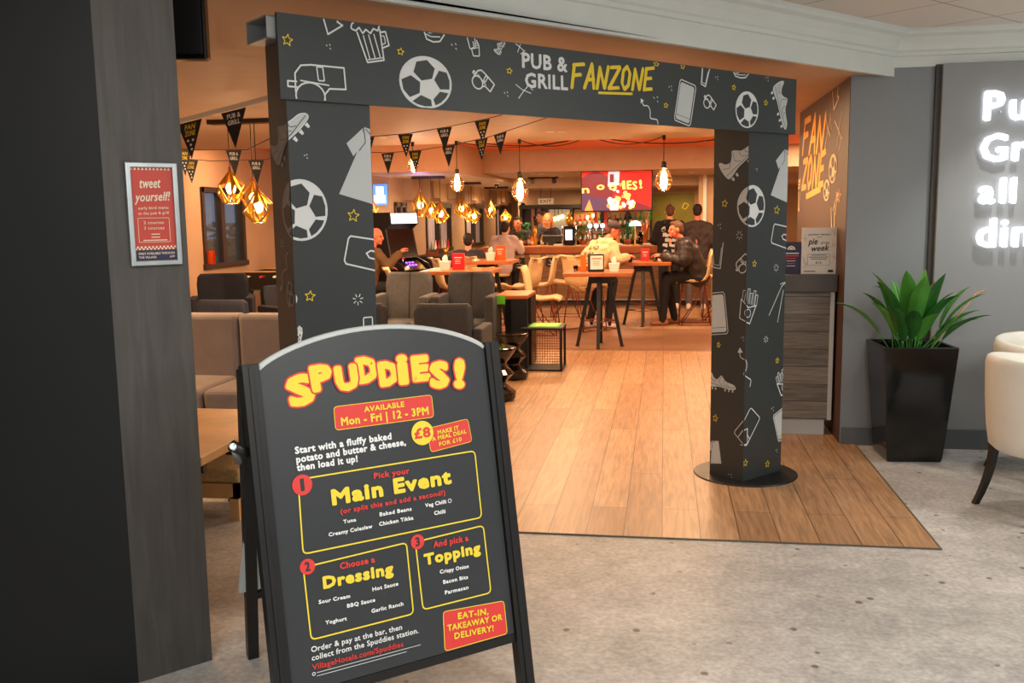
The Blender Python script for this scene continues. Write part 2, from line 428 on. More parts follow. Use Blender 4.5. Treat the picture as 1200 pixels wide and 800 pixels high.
def smooth(p, closed=False, n=5):
    out = []; k = len(p)
    for i in range(k if closed else k - 1):
        a, b, c, d = (p[(i - 1) % k] if closed or i else p[0]), p[i], p[(i + 1) % k], (p[(i + 2) % k] if closed or i < k - 2 else p[-1])
        for j in range(n):
            t = j / n
            out.append(tuple(.5 * (2 * b[m] + (c[m] - a[m]) * t + (2 * a[m] - 5 * b[m] + 4 * c[m] - d[m]) * t * t + (3 * b[m] - a[m] - 3 * c[m] + d[m]) * t ** 3) for m in (0, 1)))
    return out if closed else out + [p[-1]]
def doodle(S, kind, cx, cy, w_, h_, rot, WH, DK, YE, wd=0.008, GR=None):
    """pub-football line drawings; unit box [-.5,.5] scaled to w_ x h_, rotated"""
    GR = GR or WH
    r = math.radians(rot); ca, sa = math.cos(r), math.sin(r)
    sq = kind in ('boot', 'whistle', 'phone', 'glass', 'hand', 'card', 'squig', 'wallet', 'fries', 'jersey')
    def T(p):
        x, y = p
        if sq:
            k = max(w_, h_) if kind in ('boot', 'whistle', 'squig') else h_
            a, b = x * k, y * k
            return (cx + a * ca - b * sa, cy + a * sa + b * ca)
        a, b = x * ca - y * sa, x * sa + y * ca
        return (cx + a * w_, cy + b * h_)
    tt = lambda ps: [T(p) for p in ps]
    st = lambda ps, closed=False, k=1.0, m=WH, lay=2: S.stroke(tt(ps), wd * k, m, lay, closed)
    fl = lambda ps, m=WH, lay=0: S.fill(tt(ps), m, lay)
    if kind == 'star':
        st([((.5 if i % 2 == 0 else .22) * math.sin(i * PI / 5 + .15), (.5 if i % 2 == 0 else .22) * math.cos(i * PI / 5 + .15)) for i in range(10)], True, .55, YE)
    elif kind == 'ball':
        fl(circ(0, 0, .5, 36), WH, 0)
        def hexa(x, y, R_, n, a):
            p = [(x + R_ * math.cos(a + 2 * PI * i / n), y + R_ * math.sin(a + 2 * PI * i / n)) for i in range(n)]
            q = []
            for a_ in p:
                l = math.hypot(*a_)
                q.append(a_ if l < .46 else (a_[0] * .46 / l, a_[1] * .46 / l))
            fl(q, DK, 1)
        bx, by = .06, -.12
        for i in range(5):
            a = PI / 2 + .25 + i * 2 * PI / 5
            x, y = bx + .36 * math.cos(a), by + .36 * math.sin(a)
            hexa(x, y, .208, 6, a + PI / 6)
        st(circ(0, 0, .485, 36), True, .8, WH, 2)
    elif kind == 'whistle':
        st([(-.36, .02), (-.36, .12), (-.26, .24), (-.1, .26), (.46, .26), (.48, -.06), (.2, -.07)], False)
        st([(-.34, 0), (-.48, 0), (-.48, -.08), (-.34, -.08)])
        st(circ(-.12, -.2, .24, 20, .2), True)
        st([(-.36, .02), (-.36, -.15)]); st([(.2, -.07), (.12, -.16), (.12, -.24)])
        st([(.0, .24), (.1, .24), (.12, .04), (.02, .04)], True, .8)
        st([(-.28, .02), (.2, -.02)], False, .8)
    elif kind == 'boot':
        b = smooth([(-.45, -.14), (-.48, .04), (-.45, .22), (-.40, .235), (-.33, .12), (-.22, .07), (-.12, .13), (-.06, .20), (.0, .17), (.10, .06), (.24, .01), (.40, -.02), (.485, -.09), (.46, -.15), (.28, -.165), (.08, -.15), (-.15, -.13), (-.3, -.15)], True, 4)
        fl(b, GR, 0)
        st(b, True, .6, WH, 2)
        st([(-.44, .1), (-.3, 0), (-.2, .1)], False, .45, DK); st(smooth([(-.05, .18), (-.12, .02), (-.02, -.08)]), False, .45, DK)
        st(smooth([(.06, .08), (.05, -.02), (.14, -.09)]), False, .45, DK); st(smooth([(.18, .02), (.17, -.04), (.25, -.1)]), False, .45, DK); st([(-.46, -.06), (.1, -.12), (.46, -.1)], False, .45, DK)
        for x in (-.38, -.26, .1, .24, .38): fl([(x - .03, -.18), (x + .03, -.18), (x + .02, -.25), (x - .02, -.25)], WH, 0)
    elif kind == 'mug':
        st([(-.34, .26), (-.24, -.44), (.2, -.44), (.26, .26)]); st([(-.22, -.38), (.2, -.38)], False, .7)
        for x in (-.16, -.02, .12): st([(x - .04, .18), (x, -.36)], False, .8)
        st([(.26, .2), (.4, .2), (.42, -.12), (.24, -.16)]); st([(.28, .12), (.34, .1), (.34, -.06), (.25, -.08)], False, .7)
        fo = smooth([(-.36, .3), (-.46, .36), (-.42, .46), (-.32, .5)]); st(fo)
        st([(-.36, .3), (-.26, .36), (-.2, .22), (-.1, .3), (0, .2), (.1, .3), (.2, .24), (.28, .36), (.26, .5)])
    elif kind == 'tri':
        st([(-.46, .5), (-.22, -.46), (.42, 0), (.2, .12), (.3, .5)])
    elif kind == 'burger':
        st([(-.5, .3), (-.44, 0), (-.3, -.4), (0, -.5), (.3, -.4), (.46, 0), (.5, .3)])
        st([(-.46, .12), (-.2, -.04), (.1, .1), (.46, .06)], False, .7); st([(-.4, -.12), (-.1, -.22), (.3, -.14)], False, .7)
        st([(-.46, .25), (0, .2), (.48, .25)], False, .7)
    elif kind == 'hand':
        st([(-.3, .5), (-.22, -.1), (.1, -.1), (.14, .5)], False, .8)
        st([(.0, .2), (.02, -.05), (-.14, -.1), (-.1, -.42), (.24, -.46), (.3, 0), (.2, .24)], False, .8)
        for y in (.1, 0, -.1): st([(.14, y), (.28, y + .02)], False, .6)
    elif kind == 'dots':
        for a in ((-.35, .2), (.2, .35), (.25, -.3)): S.stroke([T(a), T((a[0] + .15, a[1] - .25))], wd * .6, WH, 1)
    elif kind == 'pop':
        for i in range(7):
            a = i * 2 * PI / 7 + .2
            st([(.2 * math.cos(a), .2 * math.sin(a)), (.48 * math.cos(a), .48 * math.sin(a))], False, .6)
    elif kind == 'burst':
        st([(-.5, .3), (0, .02), (.4, -.25)], False, .7); st([(-.1, -.4), (.1, .1), (.4, .45)], False, .6); st([(.1, -.5), (.5, -.2)], False, .5)
    elif kind in ('phone', 'card'):
        p = [(-.26, .5), (.26, .5), (.3, .44), (.3, -.44), (.26, -.5), (-.26, -.5), (-.3, -.44), (-.3, .44)]
        if kind == 'phone': fl([(a * .86, b * .9) for a, b in p], GR, 0)
        st(p, True, .8); 
        if kind == 'card': st([(-.1, -.5), (-.12, -.2), (.0, -.05), (.1, -.2), (.3, -.24)], False, .9); st([(.02, -.1), (.3, -.4), (.1, -.6)], False, .8)
        else: st([(-.26, -.34), (.26, -.34)], False, .4, DK)
    elif kind == 'glass':
        st([(-.3, .5), (-.2, -.46), (.16, -.5), (.28, .5)]); st([(-.24, .3), (-.14, -.36), (.12, -.38), (.2, .3)], False, .6)
    elif kind == 'jersey':
        fl([(-.12, .5), (.14, .5), (.3, .5), (.3, -.5), (-.3, -.5), (-.14, .2)], GR, 0)
        fl([(-.14, .48), (-.34, .2), (-.2, .06), (-.1, .24)], GR, 0)
        st([(-.12, .46), (-.06, .3), (-.13, .16)], False, .5, DK); st([(-.1, .48), (.0, .42), (.12, .49)], False, .5, DK)
    elif kind == 'wallet':
        st([(-.62, .4), (.5, .5), (.56, .5), (.6, .1), (.2, .1), (.06, -.02), (.2, -.14), (.6, -.14), (.6, -.5), (-.6, -.5), (-.68, -.4), (-.68, .3)], True)
    elif kind == 'squig':
        st(smooth([(-.46, .1), (-.3, .03), (-.16, .12), (.0, .06), (.1, -.08), (.24, -.02), (.36, .04), (.48, -.06)]), False, .9)
        fl([(-.5, .12), (-.36, .14), (-.42, 0)], WH, 1)
    elif kind == 'arrow':
        st([(-.5, -.3), (.2, .4), (.5, .5)], False, .7); st([(0, -.5), (.3, .3)], False, .7); st([(.1, .45), (.5, .5), (.42, .2)], False, .7)
    elif kind == 'fries':
        st([(-.3, .1), (-.2, -.46), (.2, -.5), (.34, .06), (.0, -.06)], True)
        for i, x in enumerate((-.26, -.12, .02, .16, .28)): st([(x, .05), (x - .04, .36 + .1 * (i % 2)), (x + .06, .38 + .1 * (i % 2)), (x + .08, .05)], False, .6)
        st(circ(.04, -.22, .12, 12), True, .7)

# ------------------------------------------------------------------ materials
m_stone = stone('stone_floor_tile')
m_wood = planks('oak_floor_boards', (182, 144, 106), (158, 120, 86), (84, 58, 38), 'Y', 0.19, 1.9, 0.38)
m_woodx = planks('oak_floor_cross_boards', (136, 96, 66), (118, 84, 58), (70, 48, 34), 'X', 0.19, 1.9, 0.4)
m_greyplank = planks('weathered_grey_boards', (132, 126, 118), (108, 103, 97), (66, 62, 58), 'XZ', 0.125, 1.3, 0.7, 0.4)
m_barplank = planks('bar_front_boards', (150, 112, 76), (132, 98, 66), (84, 60, 40), 'XZ', 0.12, 2.0, 0.55)
m_colwood = planks('column_grey_laminate', (82, 79, 75), (77, 74, 71), (79, 76, 72), 'ZX', 0.3, 3.0, 0.6, 0.22)
m_blackside = M('black_laminate', (11, 14, 17), 0.55, noise=3, amt=0.15)
m_tile = tiles('lobby_ceiling_tile', (218, 212, 202), (120, 116, 110), 0.62, 0.832, 1.06, 6.14)
m_cornice = M('cornice_paint', (214, 220, 216), 0.6, amt=0.03)
m_pubceil = M('pub_ceiling_paint', (188, 160, 134), 0.6, amt=0.05)
m_pubceil2 = M('pub_recess_paint', (238, 118, 34), 0.5, amt=0.05)  # even saturated orange over the whole recess ceiling
m_greywall = M('grey_wall_paint', (132, 137, 141), 0.55, noise=2, amt=0.04)
m_greypanel = M('grey_sign_panel', (142, 144, 145), 0.5, noise=2, amt=0.03)
m_skirt = M('grey_skirting', (92, 96, 100), 0.5, amt=0.04)
m_lightwall = M('pale_grey_wall', (168, 174, 180), 0.7, amt=0.04)
m_orangewall = M('brown_feature_wall', (70, 42, 22), 0.55, noise=3, amt=0.08)
m_pubwall = M('pub_cream_wall', (188, 158, 126), 0.7, noise=2, amt=0.06)
m_trimwood = M('threshold_strip', (96, 84, 70), 0.5)
m_kickshade = M('dark_trim', (58, 54, 50), 0.5)  # bar toe kick, and the shadow painted beside the sign panel
m_charcoal = M('charcoal_fascia_print', (52, 59, 60), 0.42, noise=3, amt=0.04)
m_charcoal_d = M('charcoal_pillar_print', (50, 56, 57), 0.42, noise=3, amt=0.04)
m_white = M('printed_white', (226, 230, 230), 0.5, amt=0.02)
m_pgrey = M('printed_pale_grey', (196, 202, 202), 0.5, amt=0.02)
m_yellow = M('printed_yellow', (238, 208, 46), 0.5, amt=0.03)
m_syellow = M('sign_yellow', (240, 216, 62), 0.5, amt=0.02)
m_sred = M('sign_red', (222, 62, 58), 0.5, amt=0.02)
m_swhite = M('sign_white', (240, 242, 242), 0.5, amt=0.02)
m_sblack = M('sign_charcoal_print', (50, 54, 57), 0.38, noise=3, amt=0.03)
m_tube = M('light_grey_metal', (150, 154, 154), 0.4, metal=0.3)
m_brownmetal = M('brown_frame_metal', (74, 64, 58), 0.5)
m_black = M('black_powder_coat', (20, 20, 21), 0.4, amt=0.1)
m_blackgloss = M('black_gloss_plastic', (7, 7, 8), 0.14, coat=0.1)
m_blackwood = M('black_stained_wood', (20, 17, 16), 0.45)
m_alu = M('brushed_aluminium', (178, 186, 188), 0.35, metal=0.7, noise=20)
m_chrome = M('chrome', (200, 202, 204), 0.12, metal=1.0)
m_brass = M('gold_brass', (212, 160, 62), 0.28, metal=0.85)
m_copper = M('copper_dark', (150, 84, 52), 0.35, metal=0.7)
m_bulb = M('glowing_bulb', (255, 220, 150), 0.2, emit=(255, 206, 120), estr=9.0)
m_filament = M('glowing_filament', (255, 220, 150), 0.2, emit=(255, 214, 130), estr=22.0)
m_down = M('downlight_lens', (255, 235, 205), 0.3, emit=(255, 226, 184), estr=7.0)
m_letter = M('illuminated_letter', (250, 252, 255), 0.3, emit=(250, 252, 255), estr=1.0)
m_lit = M('backlit_white_panel', (240, 246, 255), 0.3, emit=(225, 240, 255), estr=1.6)
m_litblue = M('backlit_blue_panel', (90, 150, 230), 0.3, emit=(80, 150, 240), estr=1.0)
m_purple = M('purple_button_glow', (140, 70, 230), 0.3, emit=(150, 80, 255), estr=3.0)
m_cream = M('cream_leather', (228, 224, 212), 0.45, noise=5, amt=0.05)
m_creamseat = M('cream_upholstery', (218, 188, 140), 0.6, noise=8, amt=0.08)
m_taupe = M('taupe_upholstery', (156, 144, 138), 0.75, noise=9, amt=0.1)
m_greyfab = M('charcoal_fabric', (86, 84, 84), 0.85, noise=30, amt=0.15)
m_greyfab2 = M('dark_charcoal_fabric', (56, 57, 60), 0.85, noise=30, amt=0.15)
m_navyfab = M('navy_fabric', (20, 24, 38), 0.85, noise=30, amt=0.15)
m_navyfab2 = M('slate_blue_fabric', (44, 48, 64), 0.85, noise=30, amt=0.15)
m_tablewood = M('varnished_table_wood', (172, 96, 48), 0.3, noise=5, amt=0.2)
m_oak = M('oak_table_wood', (196, 154, 102), 0.45, noise=5, amt=0.2)
m_hessian = M('hessian_cushion', (176, 150, 104), 0.95, noise=60, amt=0.3)
m_leaf = M('green_leaf', (78, 146, 56), 0.32, noise=4, amt=0.35)
m_leafd = M('dark_green_leaf', (44, 104, 42), 0.32, noise=4, amt=0.35)
m_herb = M('bar_plant_leaf', (20, 120, 62), 0.4, noise=8, amt=0.4)
m_soil = M('potting_soil', (48, 36, 28), 0.95, noise=40, amt=0.4)
m_peach = M('peach_flower', (240, 170, 120), 0.5)
m_skin = M('skin', (226, 160, 126), 0.55, amt=0.05)
m_skin2 = M('warm_skin', (220, 130, 100), 0.55, amt=0.06)
m_hair_d = M('dark_hair', (34, 26, 22), 0.7, noise=40, amt=0.3)
m_hair_b = M('brown_hair', (92, 60, 38), 0.7, noise=40, amt=0.3)
m_eye = M('eye_dark', (24, 18, 16), 0.3)
m_lip = M('lip', (170, 84, 74), 0.5)
m_red = M('red_card', (206, 30, 40), 0.45)
m_orange = M('orange_plastic', (240, 92, 20), 0.4)
m_glasst = M('clear_glass', (235, 240, 240), 0.03, trans=1.0, amt=0.0)
m_beer = M('pale_beer', (240, 214, 70), 0.2, trans=0.3)
m_paper = M('white_paper', (232, 230, 224), 0.7, amt=0.03)
m_ink = M('black_ink', (34, 34, 36), 0.6)
m_navy = M('navy_print', (40, 38, 74), 0.5)
m_green = M('lime_board_print', (96, 190, 40), 0.5)
m_olive = M('olive_wall_panel', (128, 122, 34), 0.6)
m_window_dark = M('dark_window_frame', (50, 38, 32), 0.5)
m_blind = M('lilac_blind', (176, 172, 196), 0.7, amt=.05)
m_glasspane = M('window_glass', (150, 170, 190), 0.03, trans=0.9, amt=0.0)
m_rope = M('white_ribbon', (240, 232, 216), 0.7)
m_ironcable = M('black_cable', (30, 24, 22), 0.5)

# ------------------------------------------------------------------ frames used by the archway and column (47.7 degrees off the wall)
GA = 0.832
g = Vector((math.cos(GA), math.sin(GA), 0)); gn = Vector((g.y, -g.x, 0)); Z = Vector((0, 0, 1))
def gp(o, a, f, z):            # point: origin, along g, toward the lobby, height
    return Vector(o) + g * a + gn * f + Z * z
def gT(o):
    mt = Matrix((g, -gn, Z)).transposed().to_4x4(); mt.translation = Vector(o); return mt   # local x along, y into the pub

# ------------------------------------------------------------------ room shell
mb = MB(); mb.box(-7, 7, -4, 8.9, -0.1, 0.0, m_stone); struct('floor', mb)
mb = MB(); mb.box(-1.9, 1.30, 4.54, 10.95, -0.05, 0.006, m_wood)
mb.box(1.30, 3.5, 8.9, 10.95, -0.05, 0.006, m_wood); mb.box(-6, 3.5, 13.1, 26, -0.05, 0.006, m_wood); mb.box(-6, -1.9, 8.9, 10.95, -0.05, 0.006, m_wood)
struct('floor_wood', mb)
mb = MB(); mb.box(-6, 3.5, 10.95, 13.1, -0.05, 0.006, m_woodx); struct('floor_cross_boards', mb)
mb = MB(); mb.box(-1.92, 1.308, 4.532, 4.54, -0.02, 0.008, m_trimwood); mb.box(1.30, 1.308, 4.54, 6.6, -0.02, 0.008, m_trimwood); struct('trim_1', mb)

L0 = Vector((-6.3, -1.92, 0))  # the bulkhead line over the archway
def gl(t): return Vector((0.47, 5.55, 0)) + gn * 0.02 + g * t
A0, A1 = gl(-10.2), gl(1.49)
mb = MB()
mb.prism([(A0.x, A0.y), (A1.x, A1.y), (1.47, 6.7), (3.5, 6.7), (3.5, 11.4), (-6.0, 11.4), (-6.0, A0.y)], (0, 0, 2.47), (1, 0, 0), (0, 1, 0), (0, 0, 1), 0.3, m_pubceil)
struct('ceiling_pub', mb)
mb = MB(); mb.box(-6, 3.5, 11.4, 15.2, 2.62, 2.77, m_pubceil2); struct('ceiling_recess', mb)
mb = MB(); mb.box(-2.9, 3.5, 15.2, 18.0, 2.28, 2.77, m_pubceil); mb.box(-2.9, 3.5, 18.0, 20.1, 2.10, 2.77, m_pubceil); struct('ceiling_bar', mb)
mb = MB(); mb.box(-4.2, -2.9, 12.6, 26.1, 2.20, 2.77, m_pubceil); struct('ceiling_corridor', mb)
mb = MB()
mb.prism([(A0.x, A0.y), (A1.x, A1.y), (1.47, 6.7), (7, 6.7), (7, -4), (-7, -4), (-7, A0.y)], (0, 0, 2.73), (1, 0, 0), (0, 1, 0), (0, 0, 1), 0.1, m_tile)
struct('ceiling', mb)
PROF = [(-.02, 2.455), (.012, 2.455), (.012, 2.575), (.03, 2.58), (.034, 2.60), (.05, 2.61), (.062, 2.65), (.09, 2.685), (.125, 2.70), (.13, 2.715), (.15, 2.73), (-.02, 2.73)]
mb = MB()
e0 = A1 + g * 0.0
mb.prism([(f, z) for f, z in PROF], A0, gn, Z, g, (A1 - A0).length, m_cornice)
mb.prism([(f, z + (0.055 if z < 2.5 else 0)) for f, z in PROF], (1.40, 6.6, 0), (0, -1, 0), (0, 0, 1), (1, 0, 0), 5.6, m_cornice)
struct('trim_2', mb)
# lobby wall with the sign
mb = MB(); mb.box(1.203, 7, 6.6, 6.604, 0, 2.8, m_greywall); mb.box(1.34, 7, 6.604, 6.72, 0, 2.8, m_greywall); struct('wall_right', mb)
mb = MB(); mb.box(1.21, 1.75, 6.585, 6.6, 0, 0.12, m_skirt); mb.box(1.70, 7, 6.535, 6.6, 0, 0.13, m_skirt); struct('baseboard_right', mb)
mb = MB(); mb.box(1.755, 7, 6.545, 6.6, 0.13, 2.52, m_greypanel); mb.box(1.72, 1.756, 6.575, 6.6, 0.13, 2.52, m_kickshade); struct('wall_sign_panel', mb, 0.004)  # narrow left strip: shadow of the panel edge, built in dark colour
# far side of the lobby
mb = MB(); mb.box(-7, -2.0, -4.1, -4, 0, 2.8, m_lightwall); mb.box(3.2, 7, -4.1, -4, 0, 2.8, m_lightwall); mb.box(-2, 3.2, -4.1, -4, 0, .45, m_lightwall); mb.box(-2, 3.2, -4.1, -4, 2.55, 2.8, m_lightwall); struct('wall_back', mb)
mb = MB()
for x in (-2, -.3, 1.45, 3.14): mb.box(x, x + .06, -4.1, -4.0, .45, 2.55, m_window_dark)
mb.box(-2, 3.2, -4.1, -4, .45, .5, m_window_dark); mb.box(-2, 3.2, -4.1, -4, 2.5, 2.55, m_window_dark); struct('window_6', mb)  # unseen window, invented as the opening for the daylight fill
mb = MB(); mb.box(7, 7.1, -4, 6.7, 0, 2.8, m_lightwall); struct('wall_lobby_side', mb)
# partition with the hand-painted lettering
mb = MB(); mb.box(1.20, 1.34, 6.605, 8.95, 0, 2.47, m_orangewall); 
S = Surf(mb, (1.2, 0, 0), (0, -1, 0), (0, 0, 1), clip=(-8.93, -6.62, 0.1, 2.46))
m_gold = M('painted_gold_letter', (222, 150, 40), 0.5); m_wpaint = M('painted_cream_line', (226, 196, 150), 0.6)
def strokes(S, word, u0, v0, u1, v1, h, wd, mat, lay=1, lean=0.12):
    """brush lettering from single strokes"""
    G = {'F': [[(0, 0), (.05, 1)], [(.0, .98), (.85, 1.04)], [(.04, .52), (.65, .58)]],
         'A': [[(0, 0), (.5, 1.02)], [(.5, 1.02), (.8, 0)], [(.15, .34), (.75, .38)]],
         'N': [[(.02, 0), (.12, 1)], [(.12, 1), (.66, .02)], [(.66, .02), (.84, 1.04)]],
         'Z': [[(.05, .96), (.85, 1.0)], [(.85, 1.0), (.0, .02)], [(.0, .02), (.86, .06)]],
         'O': [[(.45, 1), (.12, .8), (.08, .3), (.35, 0), (.68, .2), (.74, .72), (.45, 1)]],
         'E': [[(.05, 0), (.12, 1)], [(.1, .98), (.8, 1.04)], [(.08, .52), (.64, .56)], [(.04, .02), (.76, .06)]]}
    n = len(word); L = math.hypot(u1 - u0, v1 - v0); ca, sa = (u1 - u0) / L, (v1 - v0) / L; st = L / n
    for i, c in enumerate(word):
        for s_ in G[c]:
            pts = []
            for x, y in s_:
                a = i * st + x * st * .95 + lean * y * h; b = y * h * (1 + .06 * math.sin(i * 2.1))
                pts.append((u0 + a * ca - b * sa, v0 + a * sa + b * ca))
            S.stroke(pts, wd, mat, lay)
            S.stroke([(p[0] + wd * .45, p[1] - wd * .25) for p in pts], wd * .35, mat, lay)
strokes(S, 'FAN', -8.72, 2.10, -7.56, 2.05, .27, .055, m_gold, lean=.3)
strokes(S, 'ZONE', -8.72, 1.79, -7.5, 1.79, .24, .05, m_gold, lean=.3)
S.stroke([(-8.41, 1.72), (-7.69, 1.766)], .05, m_gold)
for k, u, v, w_, h_, r_ in [('ball', 7.16, 1.897, .33, .2, 0), ('ball', 7.4, 1.748, .28, .15, 0), ('glass', 7.08, 1.50, .4, .26, 10), ('burst', 6.98, 2.15, .32, .27, 0), ('tri', 7.13, 2.38, .3, .14, 0), ('burst', 7.42, 2.18, .3, .26, 80), ('star', 6.9, 1.70, .18, .1, 0), ('burger', 8.9, 1.85, .2, .1, 0), ('glass', 8.86, 1.68, .2, .16, 0), ('arrow', 7.0, 1.64, .2, .14, 0)]:
    doodle(S, k, -u, v, w_, h_, r_, m_wpaint, m_orangewall, m_gold, .018)
struct('wall_fanzone', mb)

# pub walls
mb = MB()
mb.box(-6.12, -6, -2.2, 11.62, 0, 2.77, m_pubwall); mb.box(-6.12, -6, 12.88, 14.2, 0, 2.77, m_pubwall)
mb.box(-6.12, -6, 11.62, 12.88, 0, 0.94, m_pubwall); mb.box(-6.12, -6, 11.62, 12.88, 2.02, 2.77, m_pubwall)
struct('wall_left', mb)
mb = MB(); mb.box(-6.12, -4.3, 14.2, 14.32, 0, 2.77, m_pubwall); struct('wall_return', mb)
WN = [(14.42, 15.1), (16.4, 18.4), (19.75, 21.75), (23.5, 25.2)]
mb = MB(); y0 = 14.2
for a, b in WN:
    mb.box(-4.3, -4.2, y0, a, 0, 2.77, m_pubwall); mb.box(-4.3, -4.2, a, b, 0, .92, m_pubwall); mb.box(-4.3, -4.2, a, b, 1.82, 2.77, m_pubwall); y0 = b
mb.box(-4.3, -4.2, y0, 26.2, 0, 2.77, m_pubwall); struct('wall_left_corridor', mb)
mb = MB(); mb.box(-4.3, -3.0, 26.1, 26.2, 0, 2.77, m_pubwall); struct('wall_corridor_end', mb)
mb = MB(); mb.box(-3.1, 3.6, 20.1, 20.2, 0, 2.77, m_pubwall); mb.box(-3.1, -3.0, 20.2, 26.2, 0, 2.77, m_pubwall); struct('wall_bar', mb)
mb = MB(); mb.box(3.5, 3.6, 6.7, 20.2, 0, 2.77, m_pubwall); struct('wall_pub_right', mb)
mb = MB(); mb.box(-7.02, -7, -4, -2, 0, 2.8, m_lightwall); mb.box(-7, -6, -2.2, -2.1, 0, 2.8, m_lightwall); struct('wall_lobby_left', mb)
# windows: frame with two lights, glass pane
def window(n, x, y0, y1, z0, z1, mull):
    f = MB(); t = .07
    f.box(x - .1, x + .03, y0, y0 + t, z0, z1, m_window_dark); f.box(x - .1, x + .03, y1 - t, y1, z0, z1, m_window_dark)
    f.box(x - .1, x + .03, y0, y1, z1 - t, z1, m_window_dark); f.box(x - .1, x + .05, y0 - .02, y1 + .02, z0, z0 + t, m_window_dark)
    for q in mull: f.box(x - .08, x + .03, q - .05, q + .05, z0, z1, m_window_dark)
    o = struct('window_%d' % n, f, .005)
    p = MB(); p.box(x - .05, x - .042, y0 + .04, y1 - .04, z0 + .04, z1 - .04, m_glasspane); obj('pane', p, o)
window(1, -6.0, 11.62, 12.88, 0.94, 2.02, [12.2])
for i, (a, b) in enumerate(WN):
    window(i + 2, -4.2, a, b, .92, 1.82, [(a + b) / 2])
    h2 = (b - a) / 2
    for q in (a + h2 * .34, a + h2 * 1.34):
        mb = MB()
        for k in range(4): mb.box(-4.245 + .006 * (k % 2), -4.235 + .006 * (k % 2), q + h2 * .11 * k, q + h2 * .11 * (k + 1), .99, 1.75, m_blind)
        obj('blind', mb, bpy.data.objects['window_%d' % (i + 2)], label='pale lilac vertical blind')
# pale blinds rail behind each corridor window, and boxed pelmets above
mb = MB()
for a, b in WN:
    for k in range(4):
        yy = a - .7 + k * .62
        if yy < 14.35: continue
        zz = 1.98 + .06 * (k % 2)
        mb.box(-4.2, -4.04 + .03 * (k % 2), yy, yy + .56, zz - .12, 2.2, m_pubwall)
struct('trim_3', mb, .004)
mb = MB(); mb.box(-12, -6.5, 2, 32, -.12, -.02, M('night_ground', (40, 44, 46), 0.9)); struct('ground_outside', mb)
mb = MB(); rd = random.Random(4)
for k in range(500):
    c = Vector((-9.2 + .5 * rd.random(), 14 + 9 * rd.random(), 1.5 * rd.random())); a = rd.random() * 6.3
    d0 = Vector((math.cos(a), math.sin(a), rd.random() - .3)) * .16; s_ = Vector((-math.sin(a), math.cos(a), .5)) * .08
    mb.add([c - d0, c + s_, c + d0, c - s_], [(0, 1, 2, 3)], m_leafd)
mb.box(-9.4, -8.9, 14, 23, -.02, 1.2, m_leafd)
hg = obj('hedge', mb, norm=False); tag(hg, 'dark hedge outside the left window', 'hedge')

# ------------------------------------------------------------------ column on the left
A = Vector((-1.80, 2.84, 0))
mb = MB(); Bc = A + g * .262
cs = [A, Bc, Bc - gn * .3, A - Vector((.5, -.15, 0)) - gn * .1, A + Vector((-.5, -.11, 0))]
mb.add([p for p in cs] + [p + Z * 2.73 for p in cs], [(0, 1, 6, 5)], m_colwood)
mb.add([p for p in cs] + [p + Z * 2.73 for p in cs], [(1, 2, 7, 6), (2, 3, 8, 7), (3, 4, 9, 8), (4, 0, 5, 9)], m_blackside)
struct('wall_column', mb)
mb = MB(); mb.box(-5.5, -2.28, 3.0, 3.1, 0, 2.73, m_lightwall); mb.box(-5.5, -2.285, 2.985, 3.0, 0, .1, m_skirt); struct('wall_left_lobby', mb)

